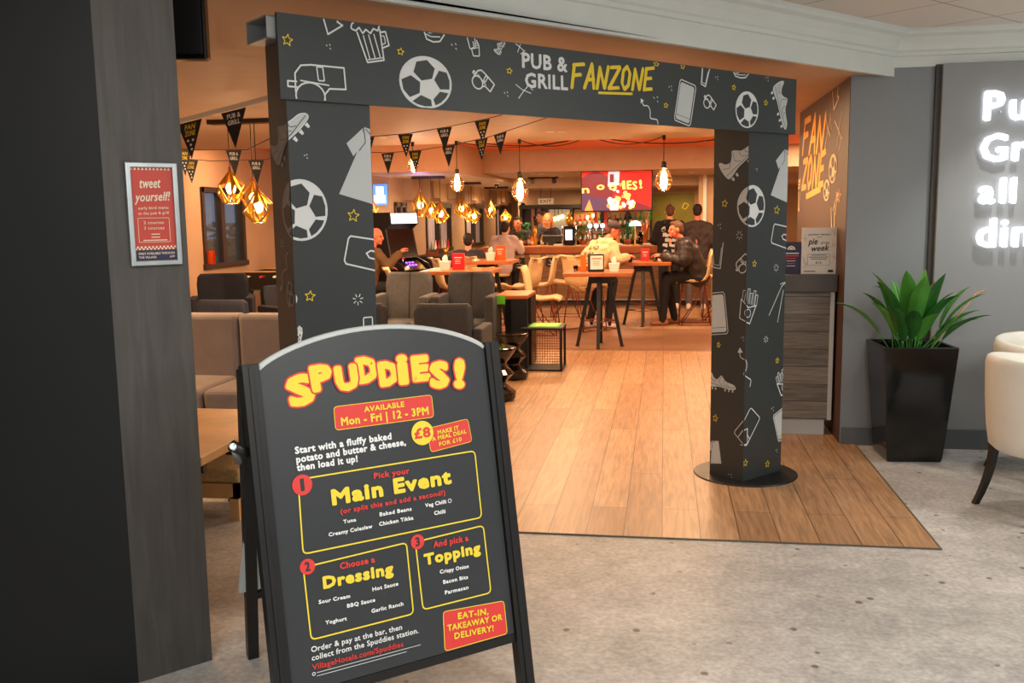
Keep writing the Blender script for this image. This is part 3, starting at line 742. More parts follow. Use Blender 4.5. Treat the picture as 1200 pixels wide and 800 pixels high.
# ------------------------------------------------------------------ archway: fascia on two printed pillars
WH, DK, YE, GR = m_white, m_charcoal, m_yellow, m_pgrey
P0 = Vector((0.47, 5.55, 0)) + gn * 0.02
arch = thing('archway', 'dark printed football archway over the pub entrance reading PUB & GRILL FANZONE', 'archway', (0.47, 5.55, 0))
def rel(mb, o=arch.location):
    mb.v = [p - Vector(o) for p in mb.v]; return mb
mb = MB()
U0, U1, V0, V1 = -2.84, 0.405, 2.045, 2.36
mb.prism([(U0, V0), (U1, V0), (U1, V1), (U0, V1)], P0, g, Z, -gn, 0.018, m_charcoal)
S = Surf(mb, P0, g, Z, clip=(U0 + .004, U1 - .004, V0 + .004, V1 - .004))
for a in [('star', -2.8031, 2.2616, 0.045, 0.045, 0), ('tri', -2.6106, 2.3402, 0.1011, 0.0867, 0), ('mug', -2.437, 2.2902, 0.1764, 0.168, 12), ('dots', -2.6331, 2.2565, 0.0244, 0.0212, 0), ('burger', -2.1409, 2.3556, 0.1112, 0.0721, -5), ('star', -2.3065, 2.2657, 0.0345, 0.0304, 0), ('ball', -2.1856, 2.1526, 0.262, 0.213, 0), ('whistle', -2.6865, 2.113, 0.255, 0.16, 0), ('hand', -1.9366, 2.3235, 0.0833, 0.0962, 10), ('whistle', -1.8916, 2.1818, 0.125, 0.09, -40), ('boot', -1.7895, 2.3398, 0.085, 0.085, 60), ('star', -1.7411, 2.2352, 0.0352, 0.0288, 0), ('dots', -2.0404, 2.3156, 0.0374, 0.0295, 0), ('dots', -1.7618, 2.1361, 0.0291, 0.0244, 0),
          ('burst', -1.6854, 2.3458, 0.0745, 0.0665, 0), ('burst', -1.659, 2.1523, 0.1063, 0.0676, 90), ('phone', -0.5692, 2.1675, 0.1219, 0.2142, -12), ('glass', -0.4149, 2.3162, 0.1049, 0.1053, -12), ('whistle', -0.3746, 2.182, 0.1063, 0.0867, -40), ('ball', -0.0529, 2.1612, 0.2033, 0.1992, 0), ('boot', 0.2708, 2.204, 0.2124, 0.2716, -62), ('burger', -0.1149, 2.3559, 0.147, 0.0546, 0), ('star', -0.1724, 2.2737, 0.0353, 0.0327, 0), ('star', 0.1145, 2.209, 0.0379, 0.0339, 0), ('star', -0.7164, 2.1458, 0.0349, 0.0282, 0), ('star', -0.592, 2.35, 0.0358, 0.0283, 0), ('star', -0.791, 2.345, 0.0455, 0.0251, 0), ('squig', -0.8396, 2.1005, 0.182, 0.1074, -35), ('dots', -0.6846, 2.2377, 0.0312, 0.0282, 0), ('dots', -0.7932, 2.1756, 0.0457, 0.0329, 0), ('dots', 0.1211, 2.345, 0.0331, 0.028, 0), ('dots', -0.3183, 2.3144, 0.0298, 0.0213, 0)]:
    doodle(S, *a, WH, DK, YE, .0065, GR)
S.text('PUB &', -1.6677, 2.2549, -1.3944, 2.2566, 0.0683, WH, .035)
S.text('GRILL', -1.6513, 2.1697, -1.3903, 2.174, 0.0665, WH, .035)
strokes(S, 'FANZONE', -1.3676, 2.1897, -0.803, 2.215, .105, .017, YE, lean=.16)
S.stroke([(-1.1915, 2.1768), (-0.9652, 2.187)], .012, YE)
obj('fascia_panel', rel(mb), arch)
# light metal tube behind the top edge of the fascia, open at its left end
mb = MB()
y0, y1, z0, z1, th = 0.018, 0.20, 2.265, 2.35, .006
a0, a1 = -2.875, .40
for (f0, f1, q0, q1) in ((y0, y1, z0, z0 + th), (y0, y1, z1 - th, z1), (y0, y0 + th, z0, z1), (y1 - th, y1, z0, z1)):
    mb.box(a0, a1, f0, f1, q0, q1, m_tube, T=gT(P0))
obj('top_tube', rel(mb), arch)
def pillar(o, wf, dp, z1, F, L_, side_mat):
    mb = MB()
    mb.box(0, wf, 0, dp, 0.008, z1, m_charcoal_d, T=gT(o))
    # printed side sheet on the left face
    Sf = Surf(mb, o, g, Z, clip=(.002, wf - .002, .01, z1 - .003))
    for a in F: doodle(Sf, *a, WH, m_charcoal_d, YE, .0065, GR)
    Sl = Surf(mb, o, gn, Z, clip=(-dp + .002, -.002, .01, z1 - .003), flip=False)
    Sl.n = -g
    for a in L_: doodle(Sl, *a, side_mat, m_charcoal_d, YE, .006, side_mat)
    po_ = obj('pillar', rel(mb), arch)
    b = MB(); c = gp(o, wf / 2, -dp / 2, 0)
    b.lathe([(.305, .004), (.31, .006), (.31, .012), (.305, .014)], m_black, c, 48)
    obj('base_plate', rel(b), po_, label='round black steel base plate')
common = [('jersey', .33, 1.81, .2, .29, -15), ('star', .268, 1.606, .055, .052, 0), ('wallet', .315, 1.457, .19, .126, -14), ('pop', .275, 1.267, .052, .05, 0), ('dots', .07, 1.838, .018, .02, 0), ('ball', .04, 1.63, .23, .238, 0), ('boot', -.03, 1.92, .27, .25, 46), ('star', .062, 1.294, .046, .044, 0), ('card', .318, 1.155, .09, .07, 0)]
PLo = Vector((0.47, 5.55, 0)) + g * -2.808; PRo = Vector((0.47, 5.55, 0))
pillar(PLo, .361, .165, 2.27, common + [('fries', .0, 1.15, .06, .06, 0), ('squig', -.076, 1.39, .03, .18, 70), ('whistle', -.031, 1.3026, .04, .1, 70)],
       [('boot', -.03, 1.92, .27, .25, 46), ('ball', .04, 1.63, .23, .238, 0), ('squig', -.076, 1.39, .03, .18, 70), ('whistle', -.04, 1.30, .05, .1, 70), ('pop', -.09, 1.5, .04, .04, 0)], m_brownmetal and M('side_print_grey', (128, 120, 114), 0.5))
pillar(PRo, .37, .25, 2.27, common[:6] + [('arrow', .30, 1.059, .17, .24, 0), ('star', 0.307, 0.7068, 0.0376, 0.0374, 0), ('fries', 0.36, 0.5651, 0.1492, 0.1596, 20), ('phone', 0.36, 0.3039, 0.1205, 0.1835, 20), ('star', 0.2326, 0.0798, 0.0422, 0.0442, 0), ('star', 0.0182, 0.1254, 0.0447, 0.0459, 0), ('dots', 0.2715, 0.4158, 0.0281, 0.0291, 0), ('dots', 0.3214, 0.148, 0.0238, 0.0237, 0), ('pop', 0.19, 0.847, 0.0457, 0.0424, 0), ('card', 0.04, 0.3386, 0.2, 0.2, -40), ('fries', .02, 1.06, .17, .2, -15), ('squig', 0.0, .69, .17, .25, -60), ('star', .067, 1.3, .04, .04, 0)],
       [('boot', -.064, 1.909, .3, .25, 42), ('star', -0.164, 1.6478, 0.0443, 0.0448, 0), ('pop', -0.0543, 1.464, 0.0508, 0.0571, 0), ('dots', -0.2022, 1.5195, 0.0286, 0.0356, 0), ('glass', -0.2133, 1.3454, 0.1018, 0.1547, 0), ('whistle', -0.031, 1.302, 0.1064, 0.1193, 40), ('fries', 0.02, 1.0635, 0.1624, 0.1997, -15), ('phone', -0.2131, 0.9994, 0.1027, 0.2476, 8),
        ('star', -0.1928, 0.8134, 0.0281, 0.0368, 0), ('squig', 0.0, 0.69, 0.1722, 0.25, -60), ('boot', -0.16, 0.5883, 0.2, 0.16, 0), ('star', -0.2094, 0.3639, 0.0392, 0.0463, 0), ('jersey', -0.2127, 0.1519, 0.089, 0.1384, 10), ('dots', -0.0945, 0.0343, 0.0348, 0.026, 0), ('dots', -0.0182, 0.8694, 0.0234, 0.0276, 0), ('ball', .04, 1.63, .23, .238, 0), ('card', 0.04, 0.3386, 0.2, 0.2, -40)], GR)

# ------------------------------------------------------------------ A-board
Bo = Vector((-0.42494, 2.95087, 0)); bd = Vector((0.75836, 0.65183, 0)); bup = Vector((-0.11670, 0.13577, 0.98384)).normalized()
bn = bd.cross(bup)          # toward the reader
board = thing('pavement_sign', 'freestanding arched black A-frame menu board advertising SPUDDIES! baked potatoes', 'sign', tuple(Bo))
RB = lambda mb: rel(mb, Bo)
FT = Matrix((bd, -bn, bup)).transposed().to_4x4(); FT.translation = Bo   # x along, y away from reader, z up the board
PU0, PU1, PT0 = -.812, -.048, .215
def topc(u): return 1.175 + .095 * (1 - ((u - (PU0 + PU1) / 2) / ((PU1 - PU0) / 2)) ** 2) ** .8 if abs(u - (PU0 + PU1) / 2) < (PU1 - PU0) / 2 else 1.175
us = [PU0 + (PU1 - PU0) * (0.5 - 0.5 * math.cos(PI * i / 28)) for i in range(29)]
outline = [(PU0, PT0), (PU1, PT0)] + [(u, topc(u)) for u in reversed(us)]
mb = MB(); mb.prism(outline, Bo, bd, bup, -bn, .018, m_sblack)
S = Surf(mb, Bo, bd, bup, lift=.001)
W_, R_, Y_, K_ = m_swhite, m_sred, m_syellow, m_sblack
# title in fat bubble letters with a red edge
for li, (ch, u, v, ww, hh, rt) in enumerate([('S', -0.6941, 1.1034, 0.094, 0.105, 8), ('P', -0.6255, 1.134, 0.08, 0.0912, 4), ('U', -0.5456, 1.125, 0.0843, 0.0909, 3), ('D', -0.4746, 1.144, 0.0795, 0.0929, 3), ('D', -0.4048, 1.1249, 0.077, 0.0891, 2), ('i', -0.3549, 1.1322, 0.048, 0.1063, 0), ('E', -0.2902, 1.1301, 0.0735, 0.0942, 0), ('S', -0.2261, 1.1027, 0.0799, 0.1002, -4), ('!', -0.1528, 1.0996, 0.05, 0.1099, -8)]):
    a = math.radians(rt)
    vs, fs = text_mesh(ch)
    xs = [p[0] for p in vs]; ys = [p[1] for p in vs]
    mx_, my_ = (max(xs) + min(xs)) / 2, (max(ys) + min(ys)) / 2
    gw = .0092
    kx, ky = (ww - 2 * gw - .006) / (max(xs) - min(xs)), (hh - 2 * gw - .006) / (max(ys) - min(ys))
    P = [((p[0] - mx_) * kx, (p[1] - my_) * ky) for p in vs]
    P = [(u + x * math.cos(a) - y * math.sin(a), v + x * math.sin(a) + y * math.cos(a)) for x, y in P]
    ly = 1 + 2 * (li % 3); S.glyphs(P, fs, gw + .0042, R_, ly); S.glyphs(P, fs, gw - .0012, Y_, ly + 1)
S.rrect([(-0.5960, 1.0412), (-0.261, 1.041), (-0.2612, 0.9682), (-0.5975, 0.969)], .002, Y_, R_, 1)
S.rrect([(-0.2900, 0.9345), (-0.1379, 0.9474), (-0.1313, 0.8709), (-0.2854, 0.8567)], .0018, Y_, R_, 1)
S.rrect([(-0.7302, 0.8385), (-0.1249, 0.8387), (-0.1255, 0.6172), (-0.7379, 0.6172)], .0045, Y_, None, 1, .016)
S.rrect([(-0.7417, 0.578), (-0.4033, 0.587), (-0.4047, 0.3624), (-0.7403, 0.3624)], .0045, Y_, None, 1, .016)
S.rrect([(-0.3726, 0.5831), (-0.1229, 0.5899), (-0.1211, 0.3667), (-0.3707, 0.3672)], .0045, Y_, None, 1, .016)
S.rrect([(-0.3020, 0.345), (-0.0762, 0.3295), (-0.0762, 0.2200), (-0.3100, 0.2200)], .0025, Y_, R_, 1)
S.fill(circ(-0.3081, 0.9226, 0.039, 32), Y_, 2)
for t, u, v, r_ in (('1', -0.7191, 0.8209, 0.031), ('2', -0.7289, 0.578, 0.0235), ('3', -0.3653, 0.5822, 0.0235)):
    S.fill(circ(u, v, r_, 32), R_, 2); k_ = .2 if t == '1' else .34; S.text(t, u - r_ * k_, v - r_ * .58, u + r_ * k_, v - r_ * .58, r_ * 1.2, K_, .04, 3)
TX = [('w', 'Start with a fluffy baked', -0.7312, 0.915, -0.4167, 0.9167, 0.0218), ('w', 'potato and butter & cheese,', -0.7301, 0.888, -0.3698, 0.8914, 0.0219), ('w', 'then load it up!', -0.7311, 0.8635, -0.5368, 0.863, 0.0215),
 ('y', 'AVAILABLE', -0.4988, 1.0122, -0.361, 1.0135, 0.0177), ('y', 'Mon - Fri | 12 - 3PM', -0.5784, 0.9799, -0.2785, 0.9787, 0.0262), ('r', '£8', -0.3371, 0.9061, -0.2795, 0.906, 0.0339),
 ('y', 'MAKE IT', -0.2543, 0.9088, -0.1751, 0.9151, 0.0149), ('y', 'A MEAL DEAL', -0.2769, 0.8905, -0.148, 0.9005, 0.0140), ('y', 'FOR £10', -0.2532, 0.871, -0.1691, 0.8778, 0.0140),
 ('r', 'Pick your', -0.4898, 0.8023, -0.3677, 0.801, 0.0191), ('Y', 'Main Event', -0.6333, 0.743, -0.2223, 0.7449, 0.050), ('r', '(or split this and add a second!)', -0.6101, 0.7139, -0.2496, 0.7133, 0.0159),
 ('w', 'Tuna', -0.6043, 0.6836, -0.562, 0.6834, 0.0116), ('w', 'Baked Beans', -0.4842, 0.6843, -0.3742, 0.6835, 0.0127), ('w', 'Veg Chilli', -0.326, 0.6849, -0.2502, 0.6851, 0.013), ('w', 'Creamy Coleslaw', -0.6545, 0.6534, -0.5118, 0.6534, 0.0123), ('w', 'Chicken Tikka', -0.4893, 0.6548, -0.3713, 0.6544, 0.0127), ('w', 'Chilli', -0.2974, 0.6551, -0.2566, 0.6545, 0.013),
 ('r', 'Choose a', -0.6299, 0.5489, -0.5152, 0.5474, 0.0201), ('Y', 'Dressing', -0.6879, 0.5016, -0.4576, 0.4987, 0.038), ('w', 'Sour Cream', -0.7068, 0.4612, -0.6069, 0.4581, 0.0121), ('w', 'Hot Sauce', -0.5334, 0.4615, -0.4461, 0.4609, 0.0125), ('w', 'BBQ Sauce', -0.62, 0.4299, -0.5278, 0.4286, 0.0123), ('w', 'Yoghurt', -0.6929, 0.3966, -0.6248, 0.3936, 0.0121), ('w', 'Garlic Ranch', -0.5441, 0.3967, -0.436, 0.3959, 0.0124),
 ('r', 'And pick a', -0.3123, 0.553, -0.1839, 0.5506, 0.0204), ('Y', 'Topping', -0.3502, 0.5031, -0.1434, 0.5029, 0.037), ('w', 'Crispy Onion', -0.2996, 0.4663, -0.1936, 0.4633, 0.013), ('w', 'Bacon Bits', -0.2917, 0.4316, -0.2006, 0.4295, 0.0129), ('w', 'Parmesan', -0.2893, 0.3972, -0.2027, 0.3965, 0.013),
 ('y', 'EAT-IN,', -0.2527, 0.3087, -0.1393, 0.2988, 0.0212), ('y', 'TAKEAWAY OR', -0.2949, 0.2802, -0.0900, 0.2691, 0.0205), ('y', 'DELIVERY!', -0.2728, 0.2493, -0.1267, 0.2405, 0.0205),
 ('t', 'Order & pay at the bar, then', -0.7443, 0.3264, -0.4489, 0.3235, 0.0167), ('t', 'collect from the Spuddies station.', -0.7453, 0.3016, -0.3948, 0.2998, 0.0168), ('R', 'VillageHotels.com/Spuddies', -0.7466, 0.2743, -0.4507, 0.2712, 0.0167)]
for k, t, a, b, c, d_, h in TX:
    mat, bold = {'w': (W_, .045), 't': (W_, .02), 'y': (Y_, .04), 'Y': (Y_, .06), 'r': (R_, .045), 'R': (R_, .02)}[k]
    S.text(t, a, b, c, d_, h, mat, bold, 3)
S.stroke(circ(-.237, .6915, .006, 12), .002, W_, 3, True)
S.stroke(circ(-.7433, .2625, .0045, 10), .002, W_, 3, True)
S.stroke([(-.7337, .2638), (-.392, .2619)], .0022, m_pgrey, 3); S.stroke([(-.7347, .2542), (-.442, .2526)], .0022, m_pgrey, 3)
obj('menu_panel', RB(mb), board)
# edge moulding along the arch
mb = MB()
pts = [Bo + bd * u + bup * (topc(u) + .002) + bn * -.009 for u in us]
mb.path(pts, .011, m_pgrey, 8)
obj('arch_trim', RB(mb), board, label='pale edge moulding of the arched menu panel')
for u0, u1 in ((-.865, -.814), (-.046, .005)):
    mb = MB(); mb.box(u0, u1, -.012, .03, 0.0, 1.195, m_black, T=FT); mb.box(u0 + .018, u1 - .018, -.016, -.012, 0.02, 1.19, m_black, T=FT)
    obj('front_post', RB(mb), board, bev=.004)
mb = MB(); mb.box(-.814, -.046, .0, .016, .185, .213, m_black, T=FT); obj('bottom_rail', RB(mb), board)
# rear frame leaning the other way
bh = Vector((bd.y, -bd.x, 0)) * -1      # away from the reader
top_r = Bo + bup * 1.17 + bh * .03
foot_r = Bo + bh * .79
ru = (top_r - foot_r).normalized(); rn = bd.cross(ru)
RT = Matrix((bd, -rn, ru)).transposed().to_4x4(); RT.translation = foot_r
HL = (top_r - foot_r).length
for ut, ub in ((-.868, -.742), (-.032, -.12)):
    mb = MB(); q = .02; vs = []
    for u_, z_ in ((ub, 0), (ut, HL)):
        vs += [RT @ Vector((u_ + a * q, b * q, z_)) for a, b in ((0, -1), (2, -1), (2, 1), (0, 1))]
    mb.add(vs, [(0, 1, 2, 3), (4, 7, 6, 5)] + [(i, (i + 1) % 4, (i + 1) % 4 + 4, i + 4) for i in range(4)], m_black)
    obj('rear_leg', RB(mb), board, bev=.004)
mb = MB(); mb.box(-.80, -.06, -.012, .004, .36, HL - .06, m_pgrey, T=RT); obj('rear_panel', RB(mb), board, label='pale grey back panel of the board')
mb = MB(); mb.box(-.765, -.085, -.014, .012, .315, .345, m_black, T=RT); obj('rear_rail', RB(mb), board)
mb = MB(); p = Bo + bd * -.862 + bup * .93
mb.tube(p + bh * .02, p - bd * .05 + bh * .015 + Z * .035, .014, m_black, .017); mb.tube(p - bd * .05 + Z * .035, p + bh * .10 - Z * .04 - bd * .01, .010, m_alu)
obj('hinge_catch', RB(mb), board, label='small metal hinge catch on the left edge')

# ------------------------------------------------------------------ framed poster on the column
po = gp(A, 0, 0.002, 0)
poster = thing('framed_poster', 'red "tweet yourself!" poster in a silver snap frame on the grey column', 'poster', tuple(po + g * .155 + Z * 1.45))
RPo = lambda mb: rel(mb, poster.location)
a0, a1, z0, z1 = .068, .238, 1.448, 1.79
GT = gT(po)
mb = MB(); fw = .017
def frame_bar(p):  # profile bar
    mb.prism(p, po, g, Z, gn, .014, m_alu)
for q in ([(a0, z0), (a1, z0), (a1 - fw, z0 + fw), (a0 + fw, z0 + fw)], [(a1, z0), (a1, z1), (a1 - fw, z1 - fw), (a1 - fw, z0 + fw)], [(a1, z1), (a0, z1), (a0 + fw, z1 - fw), (a1 - fw, z1 - fw)], [(a0, z1), (a0, z0), (a0 + fw, z0 + fw), (a0 + fw, z1 - fw)]): frame_bar(q)
obj('snap_frame', RPo(mb), poster, bev=.003)
mb = MB(); m_posred = M('poster_red', (196, 66, 52), 0.45, amt=.03); m_poscream = M('poster_cream', (240, 222, 196), .5)
mb.prism([(a0 + .01, z0 + .01), (a1 - .01, z0 + .01), (a1 - .01, z1 - .01), (a0 + .01, z1 - .01)], po, g, Z, gn, .003, m_posred)
S = Surf(mb, po + gn * .003, g, Z, lift=.0006)
b0, b1, c0, c1 = a0 + fw, a1 - fw, z0 + fw, z1 - fw
S.fill([(b0, c0), (b1, c0), (b1, c0 + .036), (b0, c0 + .036)], m_navy, 0)
nq = 22; dq = (b1 - b0) / nq
for i in range(nq):
    if i % 2 == 0: S.fill([(b0 + i * dq, c1 - dq * 1.2), (b0 + (i + 1) * dq, c1 - dq * 1.2), (b0 + (i + 1) * dq, c1), (b0 + i * dq, c1)], m_poscream, 0)
    for r_ in (0, 1):
        if (i + r_) % 2 == 0: S.fill([(b0 + i * dq, c0 + .036 + r_ * dq), (b0 + (i + 1) * dq, c0 + .036 + r_ * dq), (b0 + (i + 1) * dq, c0 + .036 + (r_ + 1) * dq), (b0 + i * dq, c0 + .036 + (r_ + 1) * dq)], m_poscream, 0)
uc = (b0 + b1) / 2
S.text('tweet', uc - .040, c1 - .068, uc + .030, c1 - .066, .034, m_poscream, .02, 1, .3)
S.text('yourself!', uc - .060, c1 - .112, uc + .060, c1 - .108, .030, m_poscream, .02, 1, .3)
S.text('early bird menu', uc - .05, c1 - .138, uc + .05, c1 - .136, .010, m_poscream, .01, 1)
S.text('at the pub & grill', uc - .05, c1 - .155, uc + .05, c1 - .153, .009, m_poscream, .01, 1)
S.rrect([(uc - .053, c0 + .062), (uc + .05, c0 + .062), (uc + .05, c0 + .142), (uc - .053, c0 + .142)], .0015, m_poscream, None, 1, .002)
S.text('2 courses', uc - .035, c0 + .122, uc + .032, c0 + .122, .010, m_poscream, .01, 1); S.text('3 courses', uc - .035, c0 + .104, uc + .032, c0 + .104, .010, m_poscream, .01, 1)
for k in (.088, .078): S.stroke([(uc - .012, c0 + k), (uc + .016, c0 + k)], .003, m_poscream, 1)
S.stroke([(uc - .04, c0 + .068), (uc + .04, c0 + .068)], .003, m_poscream, 1)
S.text('ONLY AVAILABLE THROUGH', uc - .058, c0 + .020, uc + .062, c0 + .020, .008, m_poscream, .02, 1)
S.text('THE VILLAGE', uc - .058, c0 + .008, uc, c0 + .008, .007, m_poscream, .02, 1); S.text('APP', uc + .044, c0 + .008, uc + .062, c0 + .008, .007, m_poscream, .02, 1)
obj('poster_sheet', RPo(mb), poster)

# ------------------------------------------------------------------ television bracketed behind the column
tv = thing('wall_television', 'black television on a bracket high behind the grey column', 'television', (-1.77, 3.42, 2.2))
mb = MB(); Tt = Matrix.Rotation(math.radians(12), 4, 'Z')
mb.box(-.30, .06, 0, .06, 0, .55, m_blackgloss, T=Tt); obj('television_body', mb, tv, bev=.008)
mb = MB(); mb.box(-.29, .045, -.004, .0, .02, .53, m_black, T=Tt); obj('screen', mb, tv)
mb = MB(); mb.tube((-.1, .06, .3), (-.1, .12, .62), .02, m_black); mb.box(-.16, -.04, .08, .16, .5, .53, m_black); obj('bracket', mb, tv)

# ------------------------------------------------------------------ illuminated wall sign
sg = thing('illuminated_sign', 'white illuminated wall lettering Pub & Grill all day dining on the grey wall', 'sign', (2.0, 6.545, 1.3))
for t, u, v, wd_, ch in (('Pub &', 2.008, 2.155, .62, .175), ('Grill', 1.998, 1.898, .42, .165), ('all day', 2.0, 1.632, .60, .155), ('dining', 2.0, 1.353, .62, .178)):
    k = ch / CAPH; xcur = 0.0; gw = .0065
    for ci, c_ in enumerate(t):
        if c_ == ' ': xcur += .28 * k; continue
        vs, fs = text_mesh(c_)
        x0 = min(p[0] for p in vs); x1 = max(p[0] for p in vs)
        flat = MB(); S = Surf(flat, (0, 0, 0), (1, 0, 0), (0, 0, 1), lift=0)
        P = [(u - 2.0 + xcur + (p[0] - x0) * k, v - 1.3 + p[1] * k) for p in vs]
        S.glyphs(P, fs, gw, m_letter, 0)
        n = len(flat.v); mb = MB()
        mb.add([V_ + Vector((0, -.05, 0)) for V_ in flat.v], flat.f, m_letter)
        mb.add([Vector((a_, -.05, b_)) for a_, b_ in P] + [Vector((a_, -.012, b_)) for a_, b_ in P], [(e[0], e[1], e[1] + len(P), e[0] + len(P)) for e in outline_edges(fs)], m_letter)
        for e in outline_edges(fs):
            (a_, b_), (c2, d2) = P[e[0]], P[e[1]]; l_ = math.hypot(c2 - a_, d2 - b_)
            if l_ < 1e-6: continue
            nx, nz = -(d2 - b_) / l_ * gw, (c2 - a_) / l_ * gw
            for sg_ in (1, -1):
                q = [(a_ + sg_ * nx, b_ + sg_ * nz), (c2 + sg_ * nx, d2 + sg_ * nz)]
                mb.add([(q[0][0], -.05, q[0][1]), (q[1][0], -.05, q[1][1]), (q[1][0], -.015, q[1][1]), (q[0][0], -.015, q[0][1])], [(0, 1, 2, 3)], m_letter)
        obj('letter', mb, sg, norm=False)
        xcur += (x1 - x0) * k + .042
    for q in (.1, .3):
        pm = MB(); pm.tube((u - 2 + q, .0, v - 1.3 + .05), (u - 2 + q, -.014, v - 1.3 + .05), .006, m_alu)
        obj('standoff', pm, sg)

# ------------------------------------------------------------------ planter with peace lily
pl = thing('planter', 'tall tapered glossy black planter standing against the grey wall beside the counter', 'planter', (1.53, 6.38, 0))
mb = MB()
def tap(hw, z): return [(-hw, -hw * .95, z), (hw, -hw * .95, z), (hw, hw * .95, z), (-hw, hw * .95, z)]
lv = [(.165, 0), (.172, .03), (.222, .70), (.225, .745)]
mb.grid([tap(h, z) for h, z in lv], m_blackgloss, False, True)
mb.add(tap(.165, 0), [(3, 2, 1, 0)], m_blackgloss)
mb.grid([tap(.225, .745), tap(.203, .745), tap(.195, .66)], m_blackgloss, False, True)
pl_o = obj('pot', mb, pl, bev=.006)
pl.rotation_euler = (0, 0, .06)
pl.location = (1.575, 6.32, 0)
mb = MB(); mb.add(tap(.192, .67), [(0, 1, 2, 3)], m_soil); obj('soil', mb, pl)
pt = thing('peace_lily', 'leafy green peace lily growing in the tall black planter', 'plant', (1.575, 6.32, .67))
def leaf(mb, base, yaw_, tilt, L, wd, mat, stem=.18, droop=1.0):
    d0 = Vector((math.cos(yaw_), math.sin(yaw_), 0)); s_ = Vector((-d0.y, d0.x, 0))
    p = Vector(base); n = 9; sp_ = []
    ang = tilt
    for i in range(4):
        sp_.append(p.copy()); p = p + (d0 * math.cos(ang) + Z * math.sin(ang)) * stem / 3; ang -= .03
    mb.path(sp_, .0045, mat, 5)
    p = sp_[-1].copy(); rows = []
    for i in range(n + 1):
        t = i / n
        w_ = wd * (math.sin(PI * min(1, t * .93 + .05)) ** .8) * (1 - .25 * t)
        up_ = (-d0 * math.sin(ang) + Z * math.cos(ang))
        if i == n: w_ = .002
        rows.append([p - s_ * w_ + up_ * w_ * .35, p - s_ * w_ * .5 + up_ * w_ * .1, p, p + s_ * w_ * .5 + up_ * w_ * .1, p + s_ * w_ + up_ * w_ * .35])
        p = p + (d0 * math.cos(ang) + Z * math.sin(ang)) * L / n
        ang -= droop * .11 * (.4 + t)
    mb.grid(rows, mat)
rnd = random.Random(5)
LV = [(3.5, 1.05, .34, .042), (3.2, .75, .34, .045), (2.7, 1.0, .36, .045), (3.9, 1.2, .36, .045), (4.3, 1.3, .40, .05), (4.7, 1.25, .36, .055), (5.3, 1.05, .34, .05), (5.8, .85, .36, .045), (6.1, .65, .36, .042), (.2, .75, .40, .045), (.5, .95, .42, .045), (.0, 1.15, .42, .04), (5.5, .6, .3, .04), (6.2, .45, .34, .035), (3.0, .5, .3, .04), (4.5, .8, .26, .045), (5.0, .9, .24, .045), (2.2, 1.2, .42, .05), (1.6, 1.25, .44, .05), (1.0, 1.1, .42, .045), (3.7, .95, .28, .04), (4.1, 1.0, .3, .045), (5.9, 1.2, .4, .04), (.1, .5, .3, .035), (5.1, 1.3, .42, .045), (3.3, 1.25, .4, .045), (6.0, .95, .45, .04)]
mb = MB()
for i, (yw, ti, L, wd_) in enumerate(LV):
    r_ = .03 + .09 * rnd.random()
    back = math.sin(yw) > .12
    leaf(mb, (r_ * math.cos(yw), r_ * math.sin(yw) - (.05 if back else 0), .004), yw, 1.5 if back else min(1.5, ti * .75 + .45), 1.16 * L * (.86 if abs(math.sin(yw)) < .45 else (1.0 if math.sin(yw) < 0 else .78)) * (.76 if math.cos(yw) > .75 else 1), wd_ * 1.3, m_leaf if i % 3 else m_leafd, .10 + .09 * rnd.random(), .22 if back else .55 + .4 * rnd.random())
fo = obj('foliage', mb, pt, norm=False)
mb = MB(); leaf(mb, (.10, -.03, .02), -.15, 1.0, .11, .022, m_peach, .42, 1.3); obj('flower', mb, pt, label='peach coloured flower bract', norm=False)
mb = MB(); leaf(mb, (-.04, .0, .02), 2.9, 1.35, .2, .02, m_blackwood, .3, 1.6); obj('dead_leaf', mb, pt, label='dark withered leaf', norm=False)

